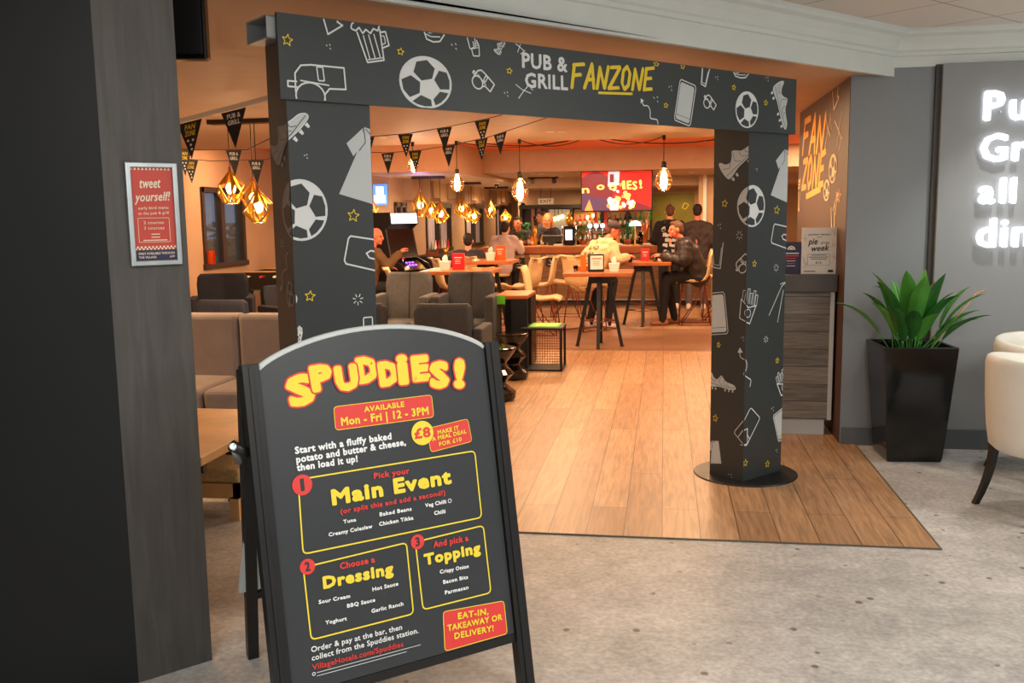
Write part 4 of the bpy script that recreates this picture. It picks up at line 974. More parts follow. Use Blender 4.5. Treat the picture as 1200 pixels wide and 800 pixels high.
# ------------------------------------------------------------------ cream tub chairs
def tub_chair():
    t = thing('tub_chair', '', 'chair')
    # local: chair faces +Y; back is at -Y
    mb = MB(); n = 30; rows = []
    a_half = 2.25; th = .055
    def ring(z, sc_, inner):
        out = []
        for i in range(n + 1):
            a = -PI / 2 - a_half + 2 * a_half * i / n
            f = abs(a + PI / 2) / a_half
            rx, ry = .335 * sc_ - (th if inner else 0), .30 * sc_ - (th if inner else 0)
            x, y = rx * math.cos(a), ry * math.sin(a)
            if f > .75: y += (f - .75) * .35
            out.append((x, y, z(f)))
        return out
    top = lambda f: .83 - .05 * f ** 2
    rows = [ring(lambda f: .335, .80, False), ring(lambda f: .36, .89, False), ring(lambda f: .46, .94, False), ring(lambda f: .62, .98, False), ring(lambda f: top(f) - .035, 1.0, False), ring(lambda f: top(f), .97, False), ring(lambda f: top(f) + .008, .93, False),
            ring(lambda f: top(f), .98, True), ring(lambda f: top(f) - .05, .96, True), ring(lambda f: .46, .90, True), ring(lambda f: .335, .80, True)]
    mb.grid(rows, m_cream, True)
    for k in (0, n):
        vs = [r[k] for r in rows]
        mb.add(vs, [tuple(range(len(vs)))], m_cream)
    obj('tub_back', mb, t)
    mb = MB(); mb.lathe([(.02, .34), (.23, .34), (.25, .36), (.25, .44), (.23, .47), (.02, .485)], m_cream, (0, .04, 0), 28); obj('seat_cushion', mb, t)
    for x in (-1, 1):
        for y in (-1, 1):
            mb = MB(); rows = []
            for i in range(7):
                f = i / 6; z = .36 * (1 - f); k = .017 * (1 - .35 * f) + .004
                ox = x * (.185 + .035 * f ** 2); oy = y * (.17 + (.07 * f ** 2 if y < 0 else .015 * f))
                rows.append([(ox - k, oy - k, z), (ox + k, oy - k, z), (ox + k, oy + k, z), (ox - k, oy + k, z)])
            mb.grid(rows, m_blackwood, False, True)
            mb.add(rows[-1], [(0, 1, 2, 3)], m_blackwood)
            obj('leg', mb, t, bev=.002)
    return t
tc1 = tub_chair(); tc1['label'] = 'nearer cream leather tub chair at the right edge, its back to the planter'
tc1.location = (1.985, 5.17, 0); tc1.rotation_euler = (0, 0, -1.26); tc1['group'] = 'cream tub chairs by the grey wall'
tc2 = dup(tc1, (2.29, 5.96, 0), -2.8, 'farther cream leather tub chair, mostly cut off, nearest the grey sign wall')

# ------------------------------------------------------------------ counter by the partition with two small posters
ct = thing('counter', 'weathered grey plank counter with a dark top beside the planter', 'counter', (.82, 7.08, 0))
mb = MB(); mb.box(-.36, .335, -.24, .24, .12, 1.035, m_greyplank); obj('body', mb, ct)
mb = MB(); mb.box(.335, .362, -.255, .24, .12, 1.035, m_pgrey); obj('end_panel', mb, ct, label='pale end panel')
mb = MB(); mb.box(-.36, .32, -.22, .24, 0, .12, m_pgrey); obj('plinth', mb, ct, label='pale grey plinth')
mb = MB(); mb.box(-.38, .375, -.28, .25, 1.035, 1.155, M('dark_grey_worktop', (72, 68, 64), .5)); obj('worktop', mb, ct, bev=.004)
pp = thing('pie_poster', 'white "pie of the week" poster standing on the grey plank counter', 'poster', (1.08, 6.92, 1.155))
mb = MB(); mb.box(-.118, .118, 0, .006, 0, .325, m_paper)
S = Surf(mb, (0, 0, 0), (1, 0, 0), (0, 0, 1), lift=.0008)
S.text('another reason!', -.075, .272, .075, .272, .012, m_ink, .02); S.stroke([(-.015, .258), (.02, .258)], .003, m_ink)
S.text('pie', -.075, .205, -.01, .208, .045, m_ink, .02, 1, .3); S.text('of the', .01, .21, .07, .21, .018, m_ink, 0, 1, .2)
S.text('week', -.05, .158, .07, .165, .042, m_ink, .02, 1, .3)
S.rrect([(-.075, .06), (.075, .06), (.075, .14), (-.075, .14)], .0016, m_ink, None, 1, .004)
for k, q in enumerate((.05, .065, .055)): S.stroke([(-q, .132 - k * .014), (q, .132 - k * .014)], .004, m_ink)
S.text('£12', -.02, .072, .02, .072, .016, m_ink, .02)
for x, y, r_ in ((-.1, .25, 30), (-.1, .1, -20), (.095, .2, 60), (.1, .12, 20), (.1, .29, 10), (-.09, .06, 80)):
    doodle(S, 'burst', x, y, .03, .05, r_, m_ink, m_ink, m_ink, .002)
S.stroke([(-.1, .018), (-.02, .018)], .005, m_ink); S.rrect([(.065, .012), (.1, .012), (.1, .028), (.065, .028)], 0, m_ink, m_ink, 2, .001)
obj('poster_board', mb, pp); mb = MB(); mb.box(-.1, .1, .006, .08, 0, .008, m_paper); obj('stand', mb, pp)
bp = thing('menu_poster', 'navy blue printed card standing left of the white pie poster', 'poster', (.895, 6.95, 1.155))
mb = MB(); mb.box(-.075, .072, 0, .006, 0, .225, m_navy)
S = Surf(mb, (0, 0, 0), (1, 0, 0), (0, 0, 1), lift=.0008)
S.fill(arc(0, .17, .028, 0, PI, 12), m_paper, 1); S.stroke(arc(0, .17, .016, 0, PI, 10), .004, m_navy, 2)
for k, (q, mt) in enumerate(((.05, m_paper), (.05, m_sred), (.035, m_sred), (.03, m_paper), (.025, m_sred), (.03, m_paper))):
    S.stroke([(-q, .145 - k * .018), (q, .145 - k * .018)], .007 if k < 2 else .004, mt)
obj('poster_board', mb, bp); mb = MB(); mb.box(-.06, .06, .006, .07, 0, .008, m_navy); obj('stand', mb, bp)

# ------------------------------------------------------------------ ceiling downlights
def downlight(x, y, z, label):
    t = thing('downlight', label, 'downlight', (x, y, z), 0, 'recessed ceiling downlights')
    mb = MB(); mb.lathe([(.036, -.002), (.05, -.006), (.055, -.001), (.055, 0)], m_paper, seg=18); obj('bezel', mb, t)
    mb = MB(); mb.lathe([(.0, -.001), (.036, -.001), (.036, -.0004), (0, -.0004)], m_down, seg=18); obj('lens', mb, t)
DL = [(-1.20, 10.1, 2.47, 'left one of the downlight pair just under the word FANZONE'), (-1.08, 10.13, 2.47, 'right one of the downlight pair just under the word FANZONE'),
      (.59, 10.9, 2.47, 'downlight nearest the right pillar on the lower edge of the near ceiling'), (.33, 9.8, 2.47, 'dim downlight behind the phone drawing left of the right pillar'),
      (-3.09, 10.24, 2.47, 'downlight beside the left pillar above the bunting'), (-2.45, 13.3, 2.62, 'left one of the downlight pair behind the bunting tips'), (-2.30, 13.35, 2.62, 'right one of the downlight pair behind the bunting tips'),
      (-1.35, 12.4, 2.62, 'left downlight of the pair beside the cable canopy'), (-1.23, 12.45, 2.62, 'right downlight of the pair beside the cable canopy'),
      (.55, 14.2, 2.62, 'bright downlight high beside the right pillar'), (-2.2, 15.9, 2.28, 'left downlight over the bar left of the screen'), (-2.05, 15.95, 2.28, 'right downlight over the bar left of the screen'),
      (-2.0, 17.1, 2.28, 'farther left downlight over the bar behind the screen'), (-1.85, 17.15, 2.28, 'farther right downlight over the bar behind the screen'),
      (.05, 16.2, 2.28, 'downlight over the bar right of the screen'), (.45, 16.6, 2.28, 'downlight over the standing customers at the bar'), (-2.2, 19.0, 2.1, 'rearmost downlight before the EXIT sign')]
for d_ in DL: downlight(*d_)
downlight(2.2, 6.25, 2.73, 'lobby downlight above the illuminated wall sign')

# ------------------------------------------------------------------ bunting
def flag(parent, p, ux, wd_, h_, kind):
    """pennant hanging from point p (top centre) along direction ux"""
    p, ux = Vector(p), Vector(ux).normalized()
    n = ux.cross(Z).normalized()
    if n.dot(Vector((0, -1, 0))) < 0: n = -n
    mb = MB()
    mb.prism([(-wd_ / 2, 0), (wd_ / 2, 0), (.0, -h_)], p, ux, Z, -n, .003, m_ink)
    S = Surf(mb, p, ux, Z, lift=.001); S.n = n
    if kind == 'p':
        S.text('PUB &', -wd_ * .27, -h_ * .20, wd_ * .27, -h_ * .20, h_ * .13, m_swhite, .04); S.text('GRILL', -wd_ * .25, -h_ * .37, wd_ * .25, -h_ * .37, h_ * .13, m_swhite, .04)
    else:
        S.text('FAN', -wd_ * .22, -h_ * .21, wd_ * .24, -h_ * .21, h_ * .14, m_yellow, .03, 1, .2); S.text('ZONE', -wd_ * .22, -h_ * .38, wd_ * .22, -h_ * .38, h_ * .14, m_yellow, .03, 1, .2)
        for a, b in ((-.1, -.5), (.1, -.5), (0, -.62), (.03, -.74)): S.fill(circ(a * wd_, b * h_, .05 * wd_, 8), m_swhite, 1)
    obj('flag', mb, parent, norm=False)
def bunting(name, label, pts, flags, r, mat, fs=(.2, .28), tape=0):
    t = thing('bunting', label, 'bunting', pts[0], 0, 'black pennant bunting')
    o = Vector(pts[0])
    pts = [Vector(p) - o for p in pts]
    q = [pts[0] * (1 - k / 20) + pts[-1] * (k / 20) - Z * (.10 * (pts[-1] - pts[0]).length * .5 * 4 * (k / 20) * (1 - k / 20) if len(pts) == 2 else 0) for k in range(21)] if len(pts) == 2 else pts
    mb = MB()
    if tape: mb.grid([[p + V0 for p in q] for V0 in (Vector((0, -.004, .0)), Vector((0, -.004, tape)), Vector((0, 0, tape)), Vector((0, 0, 0)), Vector((0, -.004, 0)))], mat, False)
    else: mb.path(q, r, mat, 6)
    obj('string', mb, t)
    for f, kind in flags:
        i = min(len(q) - 2, int(f * (len(q) - 1))); a = f * (len(q) - 1) - i
        p = q[i].lerp(q[i + 1], a)
        flag(t, p - Z * .004, q[i + 1] - q[i], fs[0], fs[1], kind)
bunting('b', 'white ribbon bunting nearest the column with one flag hanging left of the left pillar', [(-3.25, 5.5, 2.13), (-2.95, 5.5, 2.185), (-2.55, 5.5, 2.265), (-2.2, 5.5, 2.34), (-1.5, 5.5, 2.44)], [(.294, 'f'), (.475, 'p')], .009, m_rope, (.165, .225), .03)
bunting('b', 'bunting in front of the left window above the faceted gold pendants', [(-4.5, 7.0, 2.47), (-4.0, 7.0, 2.16), (-3.6, 7.0, 2.14), (-3.2, 7.0, 2.13), (-2.4, 7.0, 2.47)], [(.28, 'p'), (.42, 'f'), (.68, 'p')], .003, m_ironcable, (.13, .2))
bunting('b', 'lower rear bunting behind the gold pendants left of the left pillar', [(-4.7, 7.6, 2.47), (-4.2, 7.6, 2.13), (-3.8, 7.6, 2.09), (-3.3, 7.6, 2.09), (-2.5, 7.6, 2.47)], [(.38, 'f'), (.70, 'p')], .003, m_ironcable, (.14, .2))
bunting('b', 'upper bunting string just under the archway fascia', [(-2.9, 7.5, 2.27), (-2.4, 7.5, 2.245), (-2.05, 7.5, 2.262), (-1.72, 7.5, 2.305), (-1.42, 7.5, 2.355), (-.9, 7.5, 2.468)], [(.105, 'f'), (.205, 'p'), (.39, 'f'), (.585, 'p'), (.79, 'f')], .003, m_ironcable, (.125, .185))
bunting('b', 'lower bunting string between the fascia and the hanging bulbs', [(-2.7, 8.1, 2.17), (-2.4, 8.1, 2.155), (-2.1, 8.1, 2.17), (-1.8, 8.1, 2.21), (-1.5, 8.1, 2.265), (-.8, 8.1, 2.468)], [(.05, 'p'), (.20, 'p'), (.365, 'f'), (.565, 'p'), (.76, 'f'), (.83, 'p')], .003, m_ironcable, (.115, .18))

# ------------------------------------------------------------------ pendants
def gold_pendant(x, y, ztop, zbot, r, zceil, label, group, power, lean=0):
    t = thing('pendant_lamp', label, 'lamp', (x, y, (ztop + zbot) / 2), lean * 2, group)
    h = ztop - zbot
    zt, zb = h / 2, -h / 2; zm, zl = h * .02, -h * .20
    n = 6
    tp = Vector((0, 0, zt)); ring = [Vector((r * math.cos(2 * PI * i / n + lean), r * math.sin(2 * PI * i / n + lean), zl if i % 2 else zm)) for i in range(n)]
    lo = [Vector((r * .45 * math.cos(2 * PI * (i + .5) / n + lean), r * .45 * math.sin(2 * PI * (i + .5) / n + lean), zb)) for i in range(n)]
    mb = MB(); b_ = r * .075
    for i in range(n):
        mb.tube(tp, ring[i], b_, m_brass, seg=4, smooth=False); mb.tube(ring[i], lo[i], b_, m_brass, seg=4, smooth=False); mb.tube(ring[(i + 1) % n], lo[i], b_, m_brass, seg=4, smooth=False)
        mb.tube(lo[i], lo[(i + 1) % n], b_ * .8, m_brass, seg=4, smooth=False)
        # leaf-like folded facet on every face, leaving slits
        a, b = ring[i], ring[(i + 1) % n]
        mid = (tp + a + b) / 3 * 1.04
        mb.add([tp, a, mid], [(0, 1, 2)], m_brass); 
        if i % 2: mb.add([a, lo[i], (a + b + lo[i]) / 3 * 1.03], [(0, 1, 2)], m_brass)
    mb.tube(tp - Z * .01, tp + Z * .03, r * .12, m_copper, seg=8)
    sh_ = obj('shade', mb, t, norm=False)
    mb = MB(); mb.ell((0, 0, -h * .05), (r * .34, r * .34, r * .42), m_bulb, 14, 10); obj('bulb', mb, sh_)
    mb = MB(); mb.tube(tp, (0, 0, zceil - (ztop + zbot) / 2), .004, m_ironcable, seg=5); obj('cable', mb, t)
    light('pendant_light', 'POINT', (x, y, zb + (ztop + zbot) / 2 - .03), power * 2.2, WARM, .05)
GL = 'faceted gold pendants by the left window'
gold_pendant(-3.83, 8.0, 2.03, 1.74, .125, 2.47, 'leftmost faceted gold pendant by the left window', GL, 5)
gold_pendant(-3.80, 8.4, 1.95, 1.66, .12, 2.47, 'middle faceted gold pendant of the three by the left window', GL, 4, .4)
gold_pendant(-3.56, 7.95, 1.86, 1.57, .13, 2.47, 'rightmost and lowest faceted gold pendant of the three by the left window', GL, 5, .2)
GC = 'gold frame pendants along the corridor windows'
gold_pendant(-4.42, 13.9, 1.90, 1.55, .13, 2.62, 'gold frame pendant half hidden by the left pillar below the blue lit sign', GC, 4)
gold_pendant(-3.66, 14.0, 1.97, 1.60, .14, 2.2, 'upper gold frame pendant of the cluster beside the arcade machine', GC, 4, .3)
gold_pendant(-3.64, 14.6, 1.84, 1.56, .11, 2.2, 'small middle gold frame pendant of the cluster beside the arcade machine', GC, 2, .1)
gold_pendant(-3.42, 14.3, 1.80, 1.50, .135, 2.2, 'lower gold frame pendant of the cluster beside the arcade machine', GC, 4, .5)
gold_pendant(-3.67, 17.0, 1.91, 1.58, .145, 2.2, 'upper gold frame pendant of the middle window cluster', GC, 3, .2)
gold_pendant(-3.57, 17.2, 1.77, 1.50, .13, 2.2, 'middle gold frame pendant of the middle window cluster', GC, 3, .5)
gold_pendant(-3.44, 17.0, 1.74, 1.47, .13, 2.2, 'lower gold frame pendant of the middle window cluster', GC, 3, .1)
gold_pendant(-3.68, 20.0, 1.90, 1.55, .13, 2.2, 'upper gold frame pendant of the far cluster above the grey hoodie customer', GC, 3, .3)
gold_pendant(-3.42, 20.4, 1.70, 1.42, .14, 2.2, 'lower gold frame pendant of the far cluster above the grey hoodie customer', GC, 3, .6)
for x0, x1, y, z, lab in ((-4.0, -3.4, 8.0, 2.462, 'dark canopy bar of the gold pendants by the left window'), (-3.8, -3.3, 14.1, 2.19, 'dark canopy bar of the pendants beside the arcade machine'), (-3.8, -3.3, 17.0, 2.19, 'dark canopy bar of the middle corridor pendants'), (-3.8, -3.3, 20.0, 2.19, 'dark canopy bar of the far corridor pendants')):
    mb = MB(); mb.box(x0, x1, y - .06, y + .06, z - .03, z + .008, m_window_dark); tag(obj('ceiling_canopy', mb, bev=.004), lab, 'canopy', 'pendant canopy bars')
def globe_bulb(x, y, zc, zt, zb, r, label, power):
    t = thing('filament_bulb', label, 'lamp', (x, y, zb), 0, 'hanging filament bulbs')
    h = zt - zb
    mb = MB(); pr = [(.001, 0), (r * .55, h * .05), (r * .9, h * .2), (r, h * .33), (r * .92, h * .48), (r * .62, h * .66), (r * .33, h * .78), (r * .26, h * .82)]
    mb.lathe(pr, M('amber_glass', (255, 226, 180), .03, trans=1.0, amt=0, emit=(255, 170, 80), estr=.06), seg=20); obj('glass_globe', mb, t)
    mb = MB(); mb.lathe([(.003, h * .14), (r * .24, h * .17), (r * .28, h * .3), (r * .2, h * .62), (.004, h * .66)], m_filament, seg=10); obj('filament', mb, t)
    mb = MB(); mb.lathe([(r * .27, h * .80), (r * .30, h * .81), (r * .30, h), (r * .1, h * 1.03)], m_ironcable, seg=12); obj('lamp_holder', mb, t)
    mb = MB(); mb.tube((0, 0, h), (0, 0, zc - zb), .005, m_ironcable, seg=5); mb.tube((0, 0, zc - zb - .05), (0, 0, zc - zb), .02, m_ironcable, seg=8); obj('cable', mb, t)
    light('filament_light', 'POINT', (x, y, zb - .06), power * 2.2, WARM, .05)
globe_bulb(-2.95, 11.0, 2.47, 2.36, 2.11, .07, 'filament bulb hanging among the bunting flags nearest the left pillar', 5)
globe_bulb(-2.42, 11.0, 2.47, 2.14, 1.88, .085, 'round filament bulb hanging left of the two large teardrop bulbs', 6)
globe_bulb(-1.67, 11.0, 2.47, 2.09, 1.75, .10, 'large teardrop filament bulb hanging left of the red screen', 9)
globe_bulb(-0.01, 11.0, 2.47, 2.17, 1.84, .10, 'large teardrop filament bulb hanging right of the red screen', 9)
mb = MB(); c0 = Vector((-.95, 12.2, 2.59))
mb.box(-1.08, -.82, 12.12, 12.28, 2.585, 2.625, m_window_dark); can = obj('cable_canopy', mb, bev=.004); tag(can, 'dark ceiling canopy where the swagged bulb cables meet', 'canopy')
for e in ((-1.67, 11.0, 2.46), (-.01, 11.0, 2.46), (-2.42, 11.0, 2.46), (.9, 12.0, 2.52), (-2.6, 12.6, 2.60), (.9, 11.6, 2.50)):
    mb = MB(); e = Vector(e)
    mb.path([c0.lerp(e, k / 10) - Z * (.10 * 4 * (k / 10) * (1 - k / 10)) for k in range(11)], .006, m_ironcable, 5); obj('cable', mb, can)

# ------------------------------------------------------------------ seating and tables
def armchair(mat, w_, hb, arm, label, loc, rz, group, seam=True, hs=.44):
    """faces local -Y"""
    t = thing('armchair', label, 'chair', loc, rz, group)
    h = w_ / 2
    mb = MB(); rows = []
    for (y, z, k) in ((.18, hs - .06, .90), (.20, hs + .12, .96), (.24, hb - .12, 1.0), (.262, hb - .03, .97), (.285, hb, .88), (.32, hb - .01, .88), (.335, hb - .06, .98), (.31, hs + .1, .98), (.29, hs - .06, .95)):
        rows.append([(h * k * math.sin(PI / 2 * q), y + .05 * (1 - abs(q)) ** 2 * (1 if y < .28 else .3), z - (.012 if abs(q) > .9 else 0) + (.0 if abs(q) > .06 or not seam else (-.004 if y > .26 else 0))) for q in [-1, -.85, -.6, -.3, -.06, 0, .06, .3, .6, .85, 1]])
    mb.grid(rows, mat)
    for k in (0, 10): mb.add([r[k] for r in rows], [tuple(range(len(rows)))], mat)
    bk_ = obj('backrest', mb, t)
    if seam:
        mb = MB(); mb.path([(0, r[5][1] - .004 if r[5][1] < .3 else r[5][1], r[5][2]) for r in rows[:5]], .004, m_black, 5); obj('seam', mb, bk_)
    mb = MB(); mb.box(-h * .9, h * .9, -.26, .22, hs - .14, hs, mat); obj('seat', mb, t, bev=.03, seg=3)
    mb = MB(); mb.box(-h * .88, h * .88, -.24, .25, .2, hs - .13, m_black); obj('base', mb, t, bev=.01)
    if arm:
        for sx in (-1, 1):
            mb = MB(); mb.box(sx * (h + .03) - .045, sx * (h + .03) + .045, -.25, .27, .22, arm, mat); obj('armrest', mb, t, bev=.02, seg=3)
    for sx in (-1, 1):
        for sy2 in (-.2, .24):
            mb = MB(); mb.tube((sx * h * .8, sy2, .21), (sx * h * .88, sy2 * 1.1, 0), .02, m_blackwood, .012, 8); obj('leg', mb, t)
    return t
GA_ = 'charcoal armchairs inside the archway'
armchair(m_greyfab, .50, 1.01, .79, 'grey two panel armchair just right of the left pillar, facing out', (-2.70, 9.5, 0), 0, GA_, hs=.52)
armchair(m_greyfab2, .50, 1.01, .79, 'charcoal two panel armchair facing out, beside the tall black side table', (-2.02, 9.5, 0), 0, GA_, hs=.52)
armchair(m_greyfab2, .52, .845, .62, 'low dark armchair seen from behind, right above the arch of the menu board', (-1.90, 8.25, 0), PI, GA_, False, .40)
armchair(m_greyfab2, .52, .845, .62, 'low dark armchair seen from behind, half hidden by the left pillar', (-2.68, 8.25, 0), PI, GA_, False, .40)
GB = 'blue armchairs by the left window'
armchair(m_navyfab, .62, .93, .66, 'navy armchair in front of the left window', (-5.35, 10.75, 0), .35, GB, False)
armchair(m_navyfab2, .54, .81, 0, 'slate blue low chair back between the taupe sofa and the navy armchair', (-4.33, 9.0, 0), PI, GB, False, .38)
armchair(m_navyfab, .56, .82, .6, 'navy armchair partly behind the left pillar', (-4.25, 10.4, 0), .9, GB, False, .4)
# taupe sofa
so = thing('sofa', 'taupe upholstered sofa with panelled back between the column and the left pillar', 'sofa', (-3.4, 6.2, 0))
for k, (a, b) in enumerate(((-1.1, -.42), (-.41, .31), (.32, 1.0))):
    mb = MB(); mb.box(a, b, .22, .42, .36, .905, m_taupe); obj('back_panel', mb, so, bev=.035, seg=3)
    mb = MB(); mb.box(a, b, -.38, .24, .30, .46, m_taupe); obj('seat_cushion', mb, so, bev=.05, seg=4)
mb = MB(); mb.box(-1.1, 1.0, -.36, .42, .08, .30, m_taupe); obj('base', mb, so, bev=.01)
for x in (-1, .9):
    for y in (-.3, .36):
        mb = MB(); mb.tube((x, y, .09), (x, y, 0), .025, m_blackwood); obj('leg', mb, so)
# low wooden table
lt = thing('coffee_table', 'low oak table in front of the taupe sofa beside the column', 'table', (-2.6, 4.5, 0))
mb = MB(); mb.box(-.55, .475, -.52, .56, .455, .50, m_oak); obj('tabletop', mb, lt, bev=.006)
for x in (-.47, .18):
    for y in (-.42, .40):
        mb = MB(); mb.box(x - .03, x + .03, y - .03, y + .03, 0, .455, m_blackwood); obj('leg', mb, lt)
mb = MB(); mb.box(-.47, .44, -.44, -.40, .40, .455, m_blackwood); mb.box(.18, .21, -.42, .40, .40, .455, m_blackwood); obj('apron', mb, lt)
hs_ = thing('low_stool', 'low stool with a hessian cushion under the oak table', 'stool', (-2.52, 4.72, 0))
mb = MB(); mb.box(-.26, .29, -.16, .2, .2, .275, m_hessian); obj('cushion', mb, hs_, bev=.015, seg=3)
mb = MB(); mb.box(-.26, .29, -.17, -.14, .12, .2, m_oak); mb.box(-.26, .29, .17, .2, .12, .2, m_oak); mb.box(-.26, -.23, -.17, .2, .12, .2, m_oak); mb.box(.26, .29, -.17, .2, .12, .2, m_oak); obj('frame', mb, hs_)
for x in (-.235, .265):
    for y in (-.145, .175):
        mb = MB(); mb.box(x - .025, x + .025, y - .025, y + .025, 0, .13, m_oak); obj('leg', mb, hs_)
# football table against the window
ft = thing('football_table', 'dark football table with pale rails under the left window', 'game table', (-5.2, 12.75, 0))
mb = MB(); mb.box(-.62, .62, -.36, -.33, .62, .86, m_blackwood); mb.box(-.62, .62, .33, .36, .62, .86, m_blackwood); mb.box(-.62, -.59, -.36, .36, .62, .86, m_blackwood); mb.box(.59, .62, -.36, .36, .62, .86, m_blackwood); mb.box(-.6, .6, -.34, .34, .60, .66, m_herb); obj('body', mb, ft)
for y in (-.37, .34):
    mb = MB(); mb.box(-.63, .63, y, y + .03, .855, .875, m_oak); obj('rail', mb, ft)
for k in range(6):
    x = -.5 + .2 * k
    mb = MB(); mb.tube((x, -.46, .80), (x, .46, .80), .008, m_chrome, seg=8); mb.tube((x, -.52, .80), (x, -.44, .80), .016, m_red if k % 2 else m_swhite, seg=8); obj('rod', mb, ft)
for x in (-.55, .55):
    for y in (-.3, .3):
        mb = MB(); mb.tube((x, y, .62), (x * 1.05, y * 1.1, 0), .045, m_blackwood, .04, 8); obj('leg', mb, ft)
mc = MB(); mc.box(0, .10, 0, .004, 0, .18, m_orange); mc.box(0, .10, .04, .044, 0, .18, m_orange)
tag(obj('menu_card', mc), 'orange folded menu card on the left window sill', 'menu'); bpy.data.objects['menu_card'].location = (-5.97, 11.66, 1.012); bpy.data.objects['menu_card'].rotation_euler = (0, 0, -.3)

def shell_chair(label, loc, rz, hs=.52, group='cream shell chairs on thin metal legs'):
    """faces local +Y"""
    t = thing('shell_chair', label, 'chair', loc, rz, group)
    prof = [(-.27, hs + .42), (-.262, hs + .43), (-.235, hs + .36), (-.21, hs + .22), (-.19, hs + .10), (-.15, hs + .03), (-.08, hs), (.0, hs - .008), (.1, hs), (.18, hs + .012), (.235, hs + .0), (.25, hs - .02)]
    def sect(p, off):
        rows = []
        n = len(p)
        for i, (y, z) in enumerate(p):
            wv = .21 + .012 * math.sin(i * .6); curve = .03
            a, b = p[max(i - 1, 0)], p[min(i + 1, n - 1)]
            d_ = Vector((b[0] - a[0], b[1] - a[1])).normalized(); nn = Vector((-d_.y, d_.x))
            if i < 5: pass
            r_ = []
            for q in (-1, -.8, -.5, -.2, 0, .2, .5, .8, 1):
                lift = curve * abs(q) ** 2.2
                r_.append((wv * q, y + nn.x * (off + lift), z + nn.y * (off + lift)))
            rows.append(r_)
        return rows
    top, bot = sect(prof, .016), sect(prof, -.016)
    mb = MB()
    mb.grid(top, m_creamseat); mb.grid(bot, m_creamseat)
    n = len(prof)
    for k in (0, 8): mb.grid([[top[i][k], bot[i][k]] for i in range(n)], m_creamseat)
    mb.grid([top[0], bot[0]], m_creamseat); mb.grid([top[-1], bot[-1]], m_creamseat)
    obj('seat_shell', mb, t)
    m_rust = bpy.data.materials.get('rust_red_metal') or M('rust_red_metal', (120, 54, 36), .4, metal=.5)
    for sx in (-1, 1):
        mb = MB(); mb.path([(sx * .17, .17, hs - .005), (sx * .19, .21, hs * .5), (sx * .2, .225, .01)], .008, m_rust, 6); obj('leg', mb, t)
        mb = MB(); mb.path([(sx * .16, -.12, hs - .0), (sx * .18, .0, hs * .5), (sx * .2, .19, .012)], .007, m_rust, 6); obj('brace', mb, t)
        mb = MB(); mb.path([(sx * .17, -.14, hs + .01), (sx * .2, -.22, .012)], .008, m_rust, 6); obj('leg', mb, t)
        mb = MB(); mb.path([(sx * .2, -.225, .010), (sx * .2, .225, .010)], .007, m_rust, 6); obj('runner', mb, t)
    return t
E90 = PI / 2
shell_chair('empty cream shell chair side on behind the low wire table, facing right', (-1.62, 12.45, 0), -E90, .47)
shell_chair('empty cream shell chair facing left near the bar, nearer of two', (-1.86, 14.25, 0), E90, .52)
shell_chair('empty cream shell chair facing left near the bar, farther of two', (-1.52, 14.75, 0), E90, .52)
shell_chair('cream shell chair tucked behind the table with the orange box', (-2.02, 13.55, 0), E90 * .8, .54)
shell_chair('cream shell chair beside the dark haired customer, left of two', (-3.02, 13.2, 0), -E90 * .7, .56)
shell_chair('cream shell chair beside the dark haired customer, right of two', (-2.55, 13.3, 0), -E90 * .6, .58)
shell_chair('cream shell chair behind the grey armchair at the red menu table', (-3.04, 10.95, 0), -E90 * .8, .54)
shell_chair('cream shell chair under the far edge of the red menu table', (-2.35, 11.55, 0), PI, .5)
shell_chair('cream shell chair under the seated customer in the dark padded jacket', (.44, 13.66, 0), E90, .62)
shell_chair('cream shell chair behind the padded jacket customer, next to the right pillar', (.80, 14.35, 0), E90, .62)
shell_chair('cream shell chair under the customer in the cream hoodie', (-1.08, 12.92, 0), -E90 + .85, .60)

def high_table(label, x0, x1, y0, y1, z):
    cx_, cy_ = (x0 + x1) / 2, (y0 + y1) / 2
    t = thing('high_table', label, 'table', (cx_, cy_, 0), 0, 'varnished high tables on black splayed legs')
    hx, hy = (x1 - x0) / 2, (y1 - y0) / 2
    mb = MB(); mb.box(-hx, hx, -hy, hy, z - .045, z, m_tablewood); obj('tabletop', mb, t, bev=.006)
    mb = MB(); mb.box(-.12, .12, -.12, .12, z - .14, z - .045, m_black); obj('bracket', mb, t)
    for a in (-E90, 0, E90, PI):
        dx_, dy_ = math.cos(a), math.sin(a)
        mb = MB(); mb.tube((dx_ * .10, dy_ * .10, z - .06), (dx_ * .27, dy_ * .27, 0.008), .036, m_black, .026, 4, smooth=False); mb.tube((dx_ * .27, dy_ * .27, .012), (dx_ * .272, dy_ * .272, 0), .03, m_black, seg=8); obj('leg', mb, t)
    for k in (.32, .22):
        r_ = .27 - .17 * k / z
        mb = MB(); mb.path([(r_ * math.cos(a), r_ * math.sin(a), k) for a in (0, E90, PI, 3 * E90, 2 * PI)], .007, m_copper, 6); obj('foot_ring', mb, t)
high_table('square high table nearest the archway in front of the cream hoodie customer', -1.17, -.36, 10.95, 11.7, .915)
high_table('high table between the cream hoodie and padded jacket customers', -.69, .10, 13.2, 13.95, .915)
high_table('high table with the red menu holder behind the armchairs', -2.77, -1.94, 10.45, 11.2, .975)
high_table('high table with the orange box left of the low wire table', -2.70, -1.95, 12.0, 12.7, 1.01)
